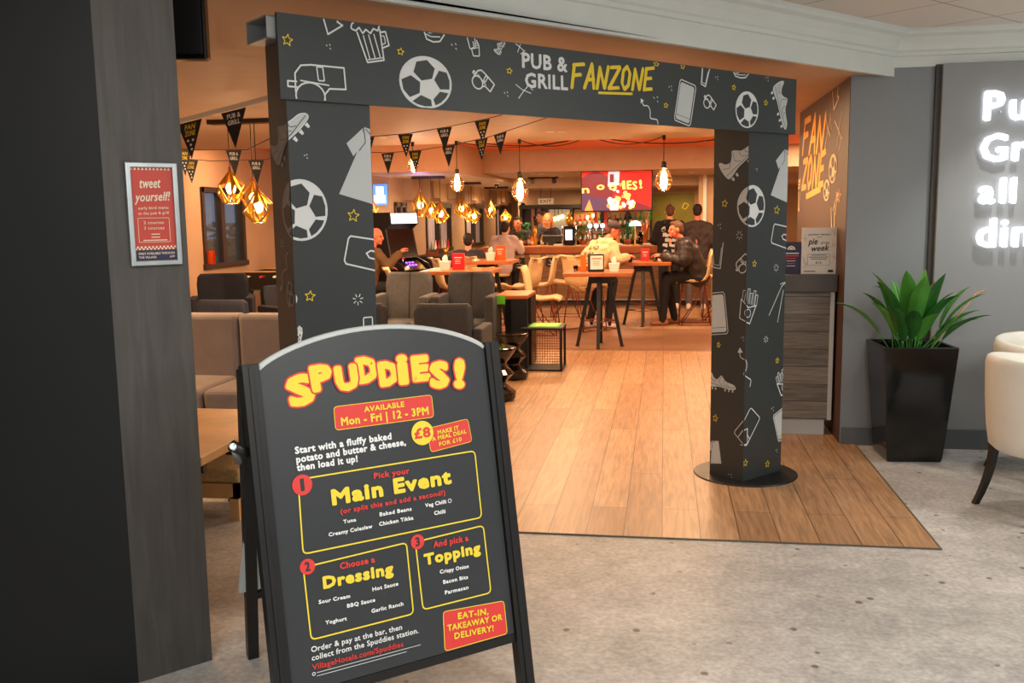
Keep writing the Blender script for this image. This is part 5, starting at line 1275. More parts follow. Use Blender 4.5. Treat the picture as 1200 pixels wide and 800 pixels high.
def holder(name, label, loc, rz, wx, h, mat, cat='menu'):
    t = thing(name, label, cat, loc, rz, 'table menu holders')
    mb = MB(); mb.box(-wx / 2, wx / 2, -wx * .28, wx * .28, 0, h, mat); obj('box', mb, t, bev=.003)
    mb = MB(); mb.box(-wx * .42, wx * .42, -wx * .28 - .002, -wx * .28, h * .15, h * .92, m_paper if mat is m_black else mat)
    S = Surf(mb, (0, -wx * .28 - .002, 0), (1, 0, 0), (0, 0, 1), lift=.001)
    S.stroke([(-wx * .3, h * .75), (wx * .3, h * .75)], h * .05, m_swhite if mat is not m_black else m_sred)
    for q in (.6, .5, .4): S.stroke([(-wx * .25, h * q), (wx * .2, h * q)], h * .02, m_swhite if mat is not m_black else m_ink)
    obj('card', mb, t)
holder('menu_holder', 'bright red menu holder on the table behind the armchairs', (-2.37, 10.75, .975), .1, .14, .19, m_red)
holder('menu_holder', 'bright orange box on the far table at the left of the bar', (-2.14, 12.3, 1.01), 0, .13, .19, m_orange)
holder('menu_holder', 'dark menu holder with an orange side on the nearest square high table', (-.80, 11.2, .915), .25, .18, .21, m_black)
mb = MB(); mb.box(0, .004, 0, .09, 0, .20, m_orange); o = obj('menu_card', mb); o.location = (-.915, 11.16, .915); o.rotation_euler = (0, 0, .9); tag(o, 'orange menu card beside the dark holder on the nearest high table', 'menu')
holder('menu_holder', 'red menu holder on the table in front of the padded jacket customer', (-.27, 13.75, .915), 0, .12, .17, m_red)
def napkin(label, loc, mat, rz=0):
    t = thing('napkin_box', label, 'napkin holder', loc, rz, 'napkin boxes on the tables')
    mb = MB(); mb.grid([[(-.05, -.05, 0), (.05, -.05, 0), (.05, .05, 0), (-.05, .05, 0)], [(-.065, -.06, .10), (.065, -.06, .10), (.065, .06, .10), (-.065, .06, .10)], [(-.05, -.045, .105), (.05, -.045, .105), (.05, .045, .105), (-.05, .045, .105)]], mat, False, True); obj('box', mb, t, bev=.006)
    mb = MB(); mb.grid([[(-.03, -.02, .1), (0, -.03, .1), (.03, -.02, .1), (.03, .02, .1), (-.03, .02, .1)], [(-.035, -.01, .14), (0, -.02, .145), (.03, 0, .14), (.02, .01, .15), (-.02, .015, .14)], [(-.01, 0, .175), (.0, -.01, .17), (.015, 0, .18), (.01, .01, .17), (-.01, .01, .17)]], m_paper, True, True); obj('napkin', mb, t)
napkin('pale napkin box on the nearest square high table', (-.585, 11.25, .915), m_paper)
napkin('white napkin box beside the red menu holder', (-2.52, 10.72, .975), m_paper)
napkin('cream napkin box beside the bright orange box', (-2.26, 12.25, 1.01), m_cream)
def drink(label, loc, mat, r=.035, h=.12):
    t = thing('glass', label, 'glass', loc, 0, 'drinks glasses on the tables')
    mb = MB(); mb.lathe([(r * .8, 0), (r, h), (r * .92, h), (r * .72, .008), (.001, .008)], m_glasst, seg=14); obj('tumbler', mb, t)
    mb = MB(); mb.lathe([(.001, .01), (r * .72, .01), (r * .86, h * .7), (.001, h * .7)], mat, seg=14); obj('drink', mb, t)
drink('dark cola glass by the cream hoodie customer\'s hand', (-.47, 13.35, .915), m_black)
drink('dark drink beside the padded jacket customer\'s hand', (-.12, 13.5, .915), m_black, .04, .07)
drink('small clear tumbler at the left edge of the nearest high table', (-1.05, 11.3, .915), m_glasst, .03, .07)
drink('pale tumbler next to the clear one on the nearest high table', (-.96, 11.4, .915), m_paper, .03, .06)
mb = MB(); mb.box(-.08, .08, -.015, .015, 0, .035, m_paper); o = obj('folded_paper', mb, bev=.004); o.location = (-.02, 13.62, .915); tag(o, 'white folded paper in front of the padded jacket customer', 'paper')
mb = MB(); mb.box(-.09, .09, -.06, .06, 0, .06, m_tablewood); o = obj('wooden_caddy', mb, bev=.005); o.location = (-.98, 11.5, .915); tag(o, 'small wooden caddy at the back left of the nearest high table', 'caddy')

# low wire table with board game print, and its taller neighbour
wt = thing('wire_table', 'low black wire cube table with a lime and yellow printed top', 'table', (-1.23, 9.62, 0))
mb = MB(); mb.box(-.22, .22, -.2, .2, .43, .46, m_blackwood); obj('tabletop', mb, wt, bev=.02, seg=3)
mb = MB(); mb.box(-.13, .17, -.16, .18, .461, .464, m_green); S = Surf(mb, (0, 0, .464), (1, 0, 0), (0, 1, 0), lift=.0008)
S.fill([(-.08, -.08), (.03, -.08), (.03, .1), (-.08, .1)], m_syellow); S.fill([(.045, -.08), (.14, -.08), (.14, .1), (.045, .1)], m_syellow); S.text('WIN', -.07, -.02, .02, -.02, .05, m_green, .03)
obj('printed_top', mb, wt, label='lime and yellow printed sheet on the table top')
mb = MB()
for x in (-.2, .2):
    for y in (-.18, .18): mb.box(x - .012, x + .012, y - .012, y + .012, 0, .43, m_black)
for z in (.012, ):
    for y in (-.18, .18): mb.box(-.2, .2, y - .012, y + .012, z - .012, z + .012, m_black)
    for x in (-.2, .2): mb.box(x - .012, x + .012, -.18, .18, z - .012, z + .012, m_black)
mb.box(-.19, .19, -.17, .17, .01, .022, m_blackwood)
obj('frame', mb, wt)
mb = MB()
for k in range(14):
    q = -.17 + .34 * k / 13
    for y in (.18,): mb.tube((q, y, .02), (q, y, .43), .003, m_copper, seg=4, smooth=False); mb.tube((-.19, y, .05 + .36 * k / 13), (.19, y, .05 + .36 * k / 13), .003, m_copper, seg=4, smooth=False)
obj('wire_mesh', mb, wt, label='copper wire grid at the back of the table')
st_ = thing('side_table', 'tall black side table with a green printed edge beside the charcoal armchair', 'table', (-1.55, 9.85, 0))
mb = MB(); mb.box(-.17, .17, -.36, .30, .74, .78, m_tablewood); obj('tabletop', mb, st_, bev=.01)
mb = MB(); mb.box(-.171, -.06, -.364, -.36, .69, .78, m_green); mb.box(-.17, -.06, -.36, -.2, .781, .783, m_orange); obj('printed_edge', mb, st_, label='green printed edge strip')
for a, b in ((-.04, .10), ):
    mb = MB(); mb.box(.0, .17, -.36, -.32, 0, .74, m_black); obj('leg_panel', mb, st_); mb = MB(); mb.box(.13, .17, -.1, .30, 0, .74, m_black); obj('leg_panel', mb, st_); mb = MB(); mb.box(-.17, -.02, .26, .30, 0, .74, m_black); obj('leg_panel', mb, st_)
def turned(label, loc, s):
    pr = [(.12, 0), (.155, .02), (.16, .07), (.12, .105), (.075, .14), (.075, .16), (.11, .20), (.145, .235), (.11, .275), (.075, .305), (.08, .33), (.12, .38), (.165, .445), (.165, .46), (.15, .465), (.0, .465)]
    mb = MB(); mb.lathe([(r * s, z * s) for r, z in pr], m_blackgloss, seg=24, smooth=False); o = obj('turned_stool', mb, bev=.004); o.location = loc
    tag(o, label, 'stool', 'black turned wooden stools')
turned('nearer hourglass shaped black stool half hidden by the menu board', (-1.42, 7.92, 0.006), 1.0)
turned('farther hourglass shaped black stool against the tall black side table', (-1.46, 8.98, 0.006), .98)

# ------------------------------------------------------------------ bar
bar = thing('bar_counter', 'long plank fronted bar counter with a timber top at the back of the pub', 'bar', (-1.1, 16.7, 0))
mb = MB(); mb.box(-2.05, 1.9, -.30, .30, .10, .92, m_barplank); obj('front_panel', mb, bar)
mb = MB(); mb.box(-2.0, 1.9, -.24, .28, 0, .10, m_kickshade); obj('toe_kick', mb, bar)
mb = MB(); mb.box(-2.05, 1.9, -.315, -.30, .10, .125, m_alu); obj('kick_rail', mb, bar, label='pale metal kick rail')
mb = MB(); mb.box(-2.1, 1.95, -.36, .32, .92, 1.035, m_tablewood); obj('bar_top', mb, bar, bev=.008)
mb = MB(); mb.box(-1.95, 1.9, -.34, .32, 1.0352, 1.05, m_oak); obj('bar_surface', mb, bar, bev=.003)
for k, x in enumerate((-2.52, -2.24, -1.95, -1.67, -1.42)):
    t = thing('bar_pennant', ['dark pennant on the bar front, far left and lowest of five', 'dark pennant on the bar front, second from the left', 'middle dark pennant on the bar front', 'dark pennant on the bar front, second from the right', 'rightmost dark pennant on the bar front beside the cream hoodie customer'][k], 'pennant', (x, 16.395, .70), 0, 'dark crest pennants on the bar front')
    mb = MB(); mb.prism([(-.10, .0), (0, -.03), (.10, 0), (.10, .15), (-.10, .15)], (0, 0, 0), (1, 0, 0), (0, 0, 1), (0, 1, 0), .003, m_ink)
    S = Surf(mb, (0, 0, 0), (1, 0, 0), (0, 0, 1), lift=.001); S.stroke([(-.03, .11), (0, .06), (.03, .11)], .012, m_pgrey); S.stroke([(-.05, .03), (.05, .03)], .012, m_pgrey)
    obj('cloth', mb, t, norm=False)
    mb = MB(); mb.prism([(-.09, .15), (.09, .15), (.10, .20), (-.10, .20)], (0, 0, 0), (1, 0, 0), (0, 0, 1), (0, 1, 0), .004, m_creamseat); obj('header', mb, t)
def bar_plant(x, y, z, r, h, label, ph=.10):
    t = thing('bar_plant', label, 'plant', (x, y, z), 0, 'bushy green plants on the bar')
    mb = MB(); mb.lathe([(.05, 0), (.07, ph), (.062, ph), (.055, ph - .01), (.0, ph - .01)], m_copper, seg=14); obj('pot', mb, t)
    mb = MB(); rd = random.Random(int(abs(x) * 100))
    for k in range(70):
        a = rd.random() * 2 * PI; e_ = rd.random() * 1.3
        c = Vector((r * .7 * math.cos(a) * math.cos(e_), r * .7 * math.sin(a) * math.cos(e_), .02 + ph + (h - ph - .04) * rd.random()))
        d0 = Vector((math.cos(a), math.sin(a), .4)).normalized(); s_ = Vector((-d0.y, d0.x, .3)).normalized()
        L = .05 + .04 * rd.random()
        mb.add([c, c + d0 * L * .5 + s_ * L * .35, c + d0 * L - Z * .01, c + d0 * L * .5 - s_ * L * .35], [(0, 1, 2, 3)], m_herb)
        if k % 6 == 0: mb.tube((0, 0, ph - .02), c, .003, m_leafd, seg=4)
    obj('foliage', mb, t, norm=False)
bar_plant(-2.50, 16.75, 1.05, .12, .42, 'leafy bar plant left of the brass beer pump')
bar_plant(-1.44, 16.9, 1.05, .13, .44, 'leafy bar plant between the gold pineapple and the white tap badges')
bar_plant(-.64, 16.8, 1.05, .15, .40, 'leafy bar plant right of the white tap badges')
bar_plant(-.34, 16.9, 1.05, .13, .72, 'taller leafy plant in front of the red screen\'s lower right corner', .38)
# red framed tap tower with four white badges
tt_ = thing('tap_tower', 'red framed beer tap tower with four round white badges', 'beer tap', (-1.12, 16.6, 1.05))
mb = MB(); mb.box(-.22, .22, -.03, .03, .22, .28, m_chrome); mb.tube((-.2, 0, 0), (-.2, 0, .24), .03, m_chrome); mb.tube((.2, 0, 0), (.2, 0, .24), .03, m_chrome); obj('font', mb, tt_, bev=.006)
for k in range(4):
    x = -.165 + .11 * k
    mb = MB(); mb.tube((x, -.035, .34), (x, -.055, .34), .042, m_lit, seg=20); obj('badge', mb, tt_); mb = MB(); mb.tube((x, -.05, .29), (x, -.10, .16), .012, m_chrome); obj('spout', mb, tt_)
mb = MB()
for x in (-.07, .10): mb.box(x - .022, x + .022, .02, .06, .28, .62, m_sred)
mb.box(-.10, .13, .02, .06, .60, .64, m_sred); obj('red_frame', mb, tt_)
for x, l, hh in ((-2.27, 'brass beer pump on the bar left of the bartender', .36), (-.80, 'slim brass beer pump beside the cream hoodie customer', .3)):
    t = thing('beer_pump', l, 'beer tap', (x, 16.7, 1.05), 0, 'brass beer pumps')
    mb = MB(); mb.tube((0, 0, 0), (0, 0, hh), .035, m_brass, .025, 14); mb.tube((0, 0, hh * .8), (0, -.12, hh * .8), .016, m_brass); mb.tube((0, -.12, hh * .8), (0, -.12, hh * .6), .014, m_brass); obj('column', mb, t)
    mb = MB(); mb.tube((0, -.02, hh), (0, -.05, hh + .16), .018, m_blackgloss, .024); obj('handle', mb, t)
pn = thing('pineapple_dispenser', 'black drinks dispenser topped with a gold pineapple on the bar', 'dispenser', (-1.65, 16.6, 1.05))
mb = MB(); mb.box(-.09, .09, -.09, .09, 0, .34, m_blackgloss); obj('body', mb, pn, bev=.02, seg=3)
mb = MB(); mb.box(-.06, .06, -.094, -.088, .1, .28, m_lit); obj('lit_panel', mb, pn)
for x in (-.115, .115):
    mb = MB(); mb.tube((x, -.03, 0), (x, -.03, .34), .012, m_chrome); obj('rail', mb, pn)
mb = MB(); mb.ell((0, 0, .43), (.07, .07, .09), m_brass, 10, 7)
for k in range(9):
    a = k * 2.4; mb.tube((0, 0, .5), (.05 * math.cos(a), .05 * math.sin(a), .57 + .012 * (k % 3)), .014, m_brass, .002, 5)
obj('pineapple', mb, pn)
bg_ = thing('beer_glass', 'tall glass of pale beer with a white head on the bar', 'glass', (-.40, 16.45, 1.05))
mb = MB(); mb.lathe([(.03, 0), (.033, .01), (.045, .22), (.041, .22), (.03, .012), (0, .012)], m_glasst, seg=16); obj('tumbler', mb, bg_)
mb = MB(); mb.lathe([(0, .014), (.029, .014), (.039, .19), (0, .19)], m_beer, seg=16); obj('beer', mb, bg_)
wl = thing('table_lamp', 'small white domed lamp on the bar behind the pale beer', 'lamp', (-.50, 16.6, 1.05))
mb = MB(); mb.lathe([(.05, 0), (.05, .015), (.012, .02), (.012, .34)], m_brass, seg=14); obj('stand', mb, wl)
mb = MB(); mb.lathe([(.11, .33), (.10, .37), (.06, .41), (0, .42)], m_lit, seg=18); obj('shade', mb, wl)
ts = thing('till_screen', 'dark till screen on the bar in front of the bartender', 'till', (-1.98, 16.75, 1.05))
mb = MB(); mb.box(-.17, .17, -.02, .01, .06, .17, m_black); obj('screen', mb, ts, bev=.005); mb = MB(); mb.box(-.06, .06, -.03, .07, 0, .07, m_black); mb.box(-.17, .17, -.024, .012, .168, .178, m_pgrey); obj('stand', mb, ts)
cols = [m_copper, m_glasst, m_brass, m_herb, m_orange, m_ink, m_red]
def bottle(x, y, z, mat, h, r, label, grp):
    t = thing('bottle', label, 'bottle', (x, y, z), 0, grp)
    mb = MB(); mb.lathe([(r * .96, 0), (r, .01), (r, h * .58), (r * .8, h * .68), (r * .32, h * .78), (r * .3, h * .96), (0, h * .96)], mat, seg=12); b0_ = obj('body', mb, t)
    mb = MB(); mb.tube((0, 0, h * .93), (0, 0, h), r * .36, m_ink if mat is not m_ink else m_brass, seg=8); obj('cap', mb, t)
    mb = MB(); mb.lathe([(r * 1.01, h * .15), (r * 1.01, h * .45)], m_paper, seg=12); obj('label', mb, b0_, norm=False)
for k, x in enumerate((-2.78, -2.70, -2.40, -2.34, -2.16)):
    bottle(x, 16.8 - .03 * (k % 2), 1.05, [m_ink, m_red, m_copper, m_orange, m_brass][k], .18 + .03 * (k % 3), .032, ['black sauce bottle on the bar nearest the grey hoodie customer', 'red sauce bottle on the bar next to the black one', 'copper coloured bottle just right of the left bar plant', 'orange bottle just right of the left bar plant', 'yellow gold bottle on the bar beside the till screen'][k], 'bottles on the left of the bar')
for k, x in enumerate((-1.84, -.80, -.30)):
    mb = MB(); mb.box(-.08, .08, -.05, .05, 0, .03, m_paper); o = obj('bar_mat', mb, bev=.008); o.location = (x, 16.55, 1.05)
    tag(o, ['white folded cloth on the bar under the till screen', 'white dish on the bar by the cream hoodie customer', 'pale box on the bar left of the black hoodie customer'][k], 'cloth')
# back bar: dark framed cabinet with timber strips, shelves, bottles
bb = thing('back_bar', 'dark framed back bar cabinet with shelves behind the bartender', 'cabinet', (-1.5, 19.85, 0))
mb = MB(); mb.box(-1.48, 1.25, .1, .2, .0, 1.78, m_window_dark); obj('back_panel', mb, bb)
mb = MB(); mb.box(-1.52, 1.25, -.12, .2, 1.72, 1.80, m_black); obj('lintel', mb, bb)
for x in (-1.48, -.95, -.42, .22, .75):
    mb = MB(); mb.box(x - .03, x + .03, -.1, .12, .9, 1.74, m_blackwood); obj('post', mb, bb)
for x in (-1.25, -1.12, -.2, .0):
    mb = MB(); mb.box(x - .035, x + .035, .05, .1, .9, 1.72, m_tablewood); obj('timber_strip', mb, bb)
for x0, x1 in ((-.92, -.45), (.25, 1.2), (-.38, .19)):
    mb = MB(); mb.box(x0, x1, .04, .09, 1.0, 1.70, m_alu if x0 < -.5 else m_oak); obj('panel', mb, bb, label='pale backing panel')
for z in (1.02, 1.32):
    mb = MB(); mb.box(-.4, 1.22, -.1, .1, z, z + .025, m_blackwood); obj('shelf', mb, bb)
mb = MB(); mb.box(-1.48, 1.25, -.2, .12, 0, .95, m_blackwood); obj('base_cabinet', mb, bb)
for k, (x, z) in enumerate([(-.70, 1.52), (-.78, 1.50), (-.62, 1.55), (.04, 1.56), (-.08, 1.52)]):
    mb = MB(); mb.ell((x, -.03, z), (.035, .035, .045), m_bulb, 10, 7); mb.tube((x, -.03, z + .03), (x, -.03, 1.73), .006, m_ironcable, seg=5); obj('globe_light', mb, bb)
rb_ = random.Random(3); adj = ['amber', 'clear', 'gold', 'green', 'orange', 'black', 'red']
for z_i, z in enumerate((1.045, 1.345)):
    for k in range(15):
        x = -1.85 + k * .105
        c = rb_.randrange(7)
        bottle(x, 19.80, z, cols[c], .22 + .06 * rb_.random(), .034, '%s spirit bottle, %s from the left on the %s back bar shelf' % (adj[c], ['first', 'second', 'third', 'fourth', 'fifth', 'sixth', 'seventh', 'eighth', 'ninth', 'tenth', 'eleventh', 'twelfth', 'thirteenth', 'fourteenth', 'fifteenth'][k], ['lower', 'upper'][z_i]), 'spirit bottles on the back bar shelves')
mb = MB(); mb.box(-.28, .60, 20.06, 20.1, 1.28, 2.0, m_olive); S = Surf(mb, (0, 20.06, 0), (1, 0, 0), (0, 0, 1), lift=.002)
S.rrect([(.36, 1.70), (.44, 1.66), (.50, 1.76), (.42, 1.80)], .014, m_syellow, None, 1, .02)
tag(obj('wall_panel', mb), 'olive green wall panel behind the standing customers', 'panel')
mb = MB(); mb.box(.62, 1.10, 17.75, 17.95, 0, 2.28, m_pubwall); mb.box(.70, .76, 17.72, 17.75, 0, 2.28, m_paper); mb.box(.90, .98, 17.70, 17.75, 0, 2.28, m_pubwall); struct('wall_bar_end', mb)
# screen
tvs = thing('television', 'large screen above the bar showing a red noodles advert', 'television', (-.77, 15.5, 1.63))
mb = MB(); mb.box(-.58, .58, 0, .06, 0, .66, m_black); obj('casing', mb, tvs, bev=.006)
E_ = lambda n, c, s=1.0: M(n, c, .3, emit=c, estr=s, amt=.0)
m_tvr, m_tvd, m_tvy, m_tvp, m_tvo, m_tvl = E_('screen_red', (232, 24, 22), 1.0), E_('screen_maroon', (120, 24, 44)), E_('screen_yellow', (255, 224, 120), 1.1), E_('screen_pale', (236, 210, 220)), E_('screen_food', (236, 160, 80)), E_('screen_violet', (84, 50, 84))
mb = MB(); mb.box(-.56, .56, -.004, 0, .02, .64, m_tvr); S = Surf(mb, (0, -.004, 0), (1, 0, 0), (0, 0, 1), clip=(-.56, .56, .02, .64), lift=.0006)
S.fill(circ(-.34, .34, .30, 28), m_tvd, 0); S.fill([(-.56, .02), (-.1, .02), (-.18, .2), (-.56, .3)], m_tvl, 1); S.fill([(-.52, .02), (-.38, .02), (-.44, .2)], m_tvo, 2); S.fill([(.1, .02), (.56, .02), (.56, .06), (.2, .2)], m_tvd, 1)
S.fill([(-.14, .40), (.04, .42), (.05, .64), (-.13, .64)], m_tvp, 1); S.fill([(-.11, .47), (-.04, .47), (-.04, .6), (-.11, .6)], m_tvd, 2)
S.fill([(-.15, .02), (.03, .02), (.06, .22), (-.17, .2)], m_tvp, 1); S.fill([(-.24, .04), (-.12, .04), (-.16, .24), (-.26, .2)], m_tvl, 2)
rr = random.Random(9)
for k in range(46):
    x = -.14 + .42 * rr.random(); y = .06 + .4 * rr.random()
    if abs(x - .07) > .24 - .2 * (y - .06) / .5: continue
    S.fill(circ(x, y, .02 + .02 * rr.random(), 9), [m_tvo, m_tvy, m_tvp][k % 3], 3 + k % 3)
for c, x, y, hh, wdt in (('n', -.56, .30, .12, .12), ('o', -.32, .35, .12, .13), ('o', -.12, .34, .12, .13), ('l', .10, .35, .14, .05), ('E', .17, .35, .14, .08), ('S', .26, .34, .14, .08), ('!', .37, .36, .14, .05)):
    S.text(c, x, y, x + wdt, y + .005, hh, m_tvy, .035, 7)
obj('screen', mb, tvs, norm=False)
mb = MB(); mb.tube((0, .05, .5), (0, .05, .652), .03, m_black); mb.box(-.1, .1, .02, .1, .640, .652, m_black); obj('ceiling_bracket', mb, tvs)
# small fittings
ex = thing('exit_sign', 'small hanging EXIT sign over the back of the bar', 'sign', (-2.30, 18.5, 1.80))
mb = MB(); mb.box(-.15, .15, 0, .03, 0, .11, m_paper); S = Surf(mb, (0, 0, 0), (1, 0, 0), (0, 0, 1), lift=.001); S.text('EXIT', -.11, .025, .11, .025, .06, m_herb, .03); obj('plate', mb, ex)
mb = MB(); mb.tube((-.1, .015, .11), (-.1, .015, .30), .005, m_black, seg=5); mb.tube((.1, .015, .11), (.1, .015, .30), .005, m_black, seg=5); obj('rod', mb, ex)
sp_ = thing('wall_speaker', 'dark round speaker on the corner left of the back bar', 'speaker', (-2.98, 19.9, 1.70))
mb = MB(); mb.ell((0, 0, .06), (.08, .09, .10), m_window_dark); obj('body', mb, sp_); mb = MB(); mb.tube((0, .05, .06), (0, .2, .06), .015, m_black); obj('bracket', mb, sp_)
cc = thing('dome_camera', 'small white and black dome camera on the low ceiling by the corridor', 'camera', (-3.1, 17.5, 2.20))
mb = MB(); mb.lathe([(.0, -.03), (.06, -.03), (.065, 0), (0, 0)], m_paper, seg=16); obj('base', mb, cc); mb = MB(); mb.lathe([(0, -.085), (.03, -.07), (.042, -.03), (0, -.03)], m_blackgloss, seg=14); obj('dome', mb, cc)
tr = thing('track_spotlights', 'dark twin spotlight bar on the ceiling above the bar', 'spotlight', (-2.2, 17.3, 2.28))
mb = MB(); mb.box(-.28, .28, -.02, .02, -.03, 0, m_window_dark); obj('track', mb, tr)
for x in (-.2, .2):
    mb = MB(); mb.tube((x, 0, -.03), (x + .02, -.1, -.09), .035, m_window_dark, .045, 10); obj('spot_head', mb, tr)
lsn = thing('lit_wall_sign', 'blue edged lit panel on the wall above the arcade machine', 'sign', (-4.34, 14.19, 1.78))
mb = MB(); mb.box(-.115, .115, -.03, 0.008, 0, .32, m_litblue); obj('box', mb, lsn, bev=.02, seg=3)
mb = MB(); mb.box(-.09, .09, -.034, -.03, .03, .15, m_lit); mb.box(-.06, .06, -.034, -.03, .16, .28, m_lit); obj('panel', mb, lsn)
# arcade machine
def arcade(label, loc, rz, marq):
    t = thing('arcade_machine', label, 'arcade machine', loc, rz, 'arcade machines')
    pr = [(-.30, 0), (.32, 0), (.32, .72), (.36, .84), (.30, .92), (.08, 1.0), (-.02, 1.42), (.10, 1.50), (.08, 1.66), (-.30, 1.66)]
    for sx in (-.27, .25):
        mb = MB(); mb.prism(pr, (sx, 0, 0), (0, -1, 0), (0, 0, 1), (1, 0, 0), .02, m_black); obj('side_panel', mb, t)
    mb = MB(); mb.box(-.25, .25, -.30, .29, 0, .72, m_blackwood); mb.box(-.25, .25, .05, .29, .72, 1.64, m_blackwood); obj('body', mb, t)
    mb = MB(); mb.add([(-.25, -.08, 1.0), (.25, -.08, 1.0), (.25, .02, 1.42), (-.25, .02, 1.42)], [(0, 1, 2, 3)], m_blackgloss); obj('screen', mb, t)
    mb = MB(); mb.add([(-.25, -.36, .84), (.25, -.36, .84), (.25, -.08, .98), (-.25, -.08, .98), (-.25, -.34, .74), (.25, -.34, .74)], [(0, 1, 2, 3), (4, 5, 1, 0)], m_blackgloss); cp_ = obj('control_panel', mb, t)
    for k in range(6):
        mb = MB(); x = -.1 + .06 * (k % 3) + .04; y = -.25 + .07 * (k // 3); zz = .84 + (y + .36) * .5
        mb.tube((x, y, zz), (x, y - .004, zz + .014), .018, m_purple, seg=10); obj('button', mb, cp_)
    mb = MB(); mb.tube((-.17, -.22, .91), (-.175, -.24, .99), .007, m_chrome, seg=6); mb.ell((-.176, -.242, 1.0), (.02, .02, .02), m_red, 8, 6); obj('joystick', mb, cp_)
    mb = MB(); mb.add([(-.25, -.10, 1.50), (.25, -.10, 1.50), (.25, -.08, 1.645), (-.25, -.08, 1.645)], [(0, 1, 2, 3)], marq); obj('marquee', mb, t)
arcade('black arcade machine with a lit white top panel and purple buttons', (-3.80, 13.35, 0), 1.0, m_lit)
ht = thing('gaming_table', 'black topped games table beside the arcade machine', 'table', (-3.72, 15.6, 0))
mb = MB(); mb.box(-.35, .35, -.68, .68, .86, .95, m_blackwood); obj('tabletop', mb, ht, bev=.01); mb = MB(); mb.box(-.3, .3, -.68, .68, 0, .86, m_black); obj('base', mb, ht)
for x, y, mt, lb in ((-3.78, 15.2, m_copper, 'brown caddy on the black games table'), (-3.55, 15.15, m_brass, 'gold tumbler on the black games table')):
    mb = MB()
    if mt is m_copper: mb.box(-.09, .09, -.06, .06, 0, .05, mt); mb.box(-.09, -.07, -.06, .06, .05, .12, mt); mb.box(.07, .09, -.06, .06, .05, .12, mt)
    else: mb.lathe([(.035, 0), (.045, .13), (.04, .13), (.03, .01), (0, .01)], mt, seg=14)
    o = obj('caddy' if mt is m_copper else 'tumbler', mb); o.location = (x, y, .95); tag(o, lb, 'caddy' if mt is m_copper else 'glass')
for k, (y, mt) in enumerate(((16.9, m_paper), (17.15, m_red), (17.65, m_paper), (17.95, m_red))):
    mb = MB(); mb.prism([(-.09, 0), (.09, 0), (0, .17)], (0, 0, 0), (0, 1, 0), (0, 0, 1), (1, 0, 0), .006, mt); mb.prism([(-.09, 0), (.09, 0), (0, .17)], (.05, 0, 0), (0, 1, 0), (0, 0, 1), (1, 0, 0), .006, mt)
    o = obj('menu_card', mb); o.location = (-4.2 + .0, y, .985 + .005); tag(o, ['white folded card on the corridor window sill, first from the left', 'red folded card on the corridor window sill, left of two', 'white folded card on the corridor window sill, right of the mullion', 'red folded card on the corridor window sill, rightmost'][k], 'menu', 'cards on the corridor window sill')

# ------------------------------------------------------------------ people
def remeshed(mb, vox, name, smooth=6, mats=None):
    me = mb.mesh(name); o = bpy.data.objects.new(name, me); COL.objects.link(o)
    md = o.modifiers.new('r', 'REMESH'); md.mode = 'VOXEL'; md.voxel_size = vox; md.use_smooth_shade = True
    sm = o.modifiers.new('s', 'SMOOTH'); sm.factor = .5; sm.iterations = smooth
    dg = bpy.context.evaluated_depsgraph_get(); dg.update()
    out = bpy.data.meshes.new_from_object(o.evaluated_get(dg)); out.name = name
    bpy.data.objects.remove(o); bpy.data.meshes.remove(me)
    return out
def put(name, me, mat, parent, label=None):
    me.materials.clear(); me.materials.append(mat)
    for p in me.polygons: p.use_smooth = True
    o = bpy.data.objects.new(name, me); COL.objects.link(o); o.parent = parent
    if label: o['label'] = label
    return o
V = Vector
def hand(mb, wr, d, pn, side, mt, curl=.5):
    """wrist point, pointing direction, palm normal; side = +1/-1 thumb side"""
    d = V(d).normalized(); pn = V(pn); pn = (pn - d * pn.dot(d)).normalized(); s = d.cross(pn) * side
    wr = V(wr)
    for q in (-.022, 0, .022): mb.cap(wr + s * q * .6, .017, wr + d * .075 + s * q, .015, mt)
    for k, (q, L) in enumerate(((.031, .068), (.011, .078), (-.010, .072), (-.030, .056))):
        a = wr + d * .085 + s * q
        b = a + (d * math.cos(curl * .6) + pn * math.sin(curl * .6)) * L * .5
        c = b + (d * math.cos(curl * 1.6) + pn * math.sin(curl * 1.6)) * L * .5
        mb.cap(a, .0095, b, .0088, mt); mb.cap(b, .0088, c, .0075, mt)
    a = wr + d * .025 + s * .032; b = a + d * .03 + s * .028 + pn * .012; c = b + d * .03 + s * .006 + pn * .018
    mb.cap(a, .0125, b, .0105, mt); mb.cap(b, .0105, c, .009, mt)
STAND = dict(pelvis=(0, 0, .95), chest=(0, .0, 1.27), neck=(0, -.01, 1.46), head=(0, .025, 1.615),
             shL=(-.18, -.01, 1.41), elL=(-.25, -.03, 1.13), wrL=(-.25, .09, .90), shR=(.18, -.01, 1.41), elR=(.25, -.03, 1.13), wrR=(.25, .09, .90),
             hipL=(-.09, 0, .92), knL=(-.11, .02, .50), anL=(-.12, -.03, .085), hipR=(.09, 0, .92), knR=(.11, .02, .50), anR=(.12, -.03, .085))
def seated(hs, lean=.12, **k):
    z = hs + .10
    d = dict(pelvis=(0, 0, z), chest=(0, lean * .75, z + .32), neck=(0, lean * 1.25, z + .51), head=(0, lean * 1.25 + .05, z + .66),
             shL=(-.18, lean * 1.15, z + .46), shR=(.18, lean * 1.15, z + .46), elL=(-.24, lean + .16, z + .20), elR=(.24, lean + .16, z + .20), wrL=(-.14, lean + .36, z + .22), wrR=(.14, lean + .36, z + .22),
             hipL=(-.09, .02, z - .02), knL=(-.13, .43, z - .03), anL=(-.13, .36, .09), hipR=(.09, .02, z - .02), knR=(.13, .43, z - .03), anR=(.13, .36, .09))
    d.update(k); return d
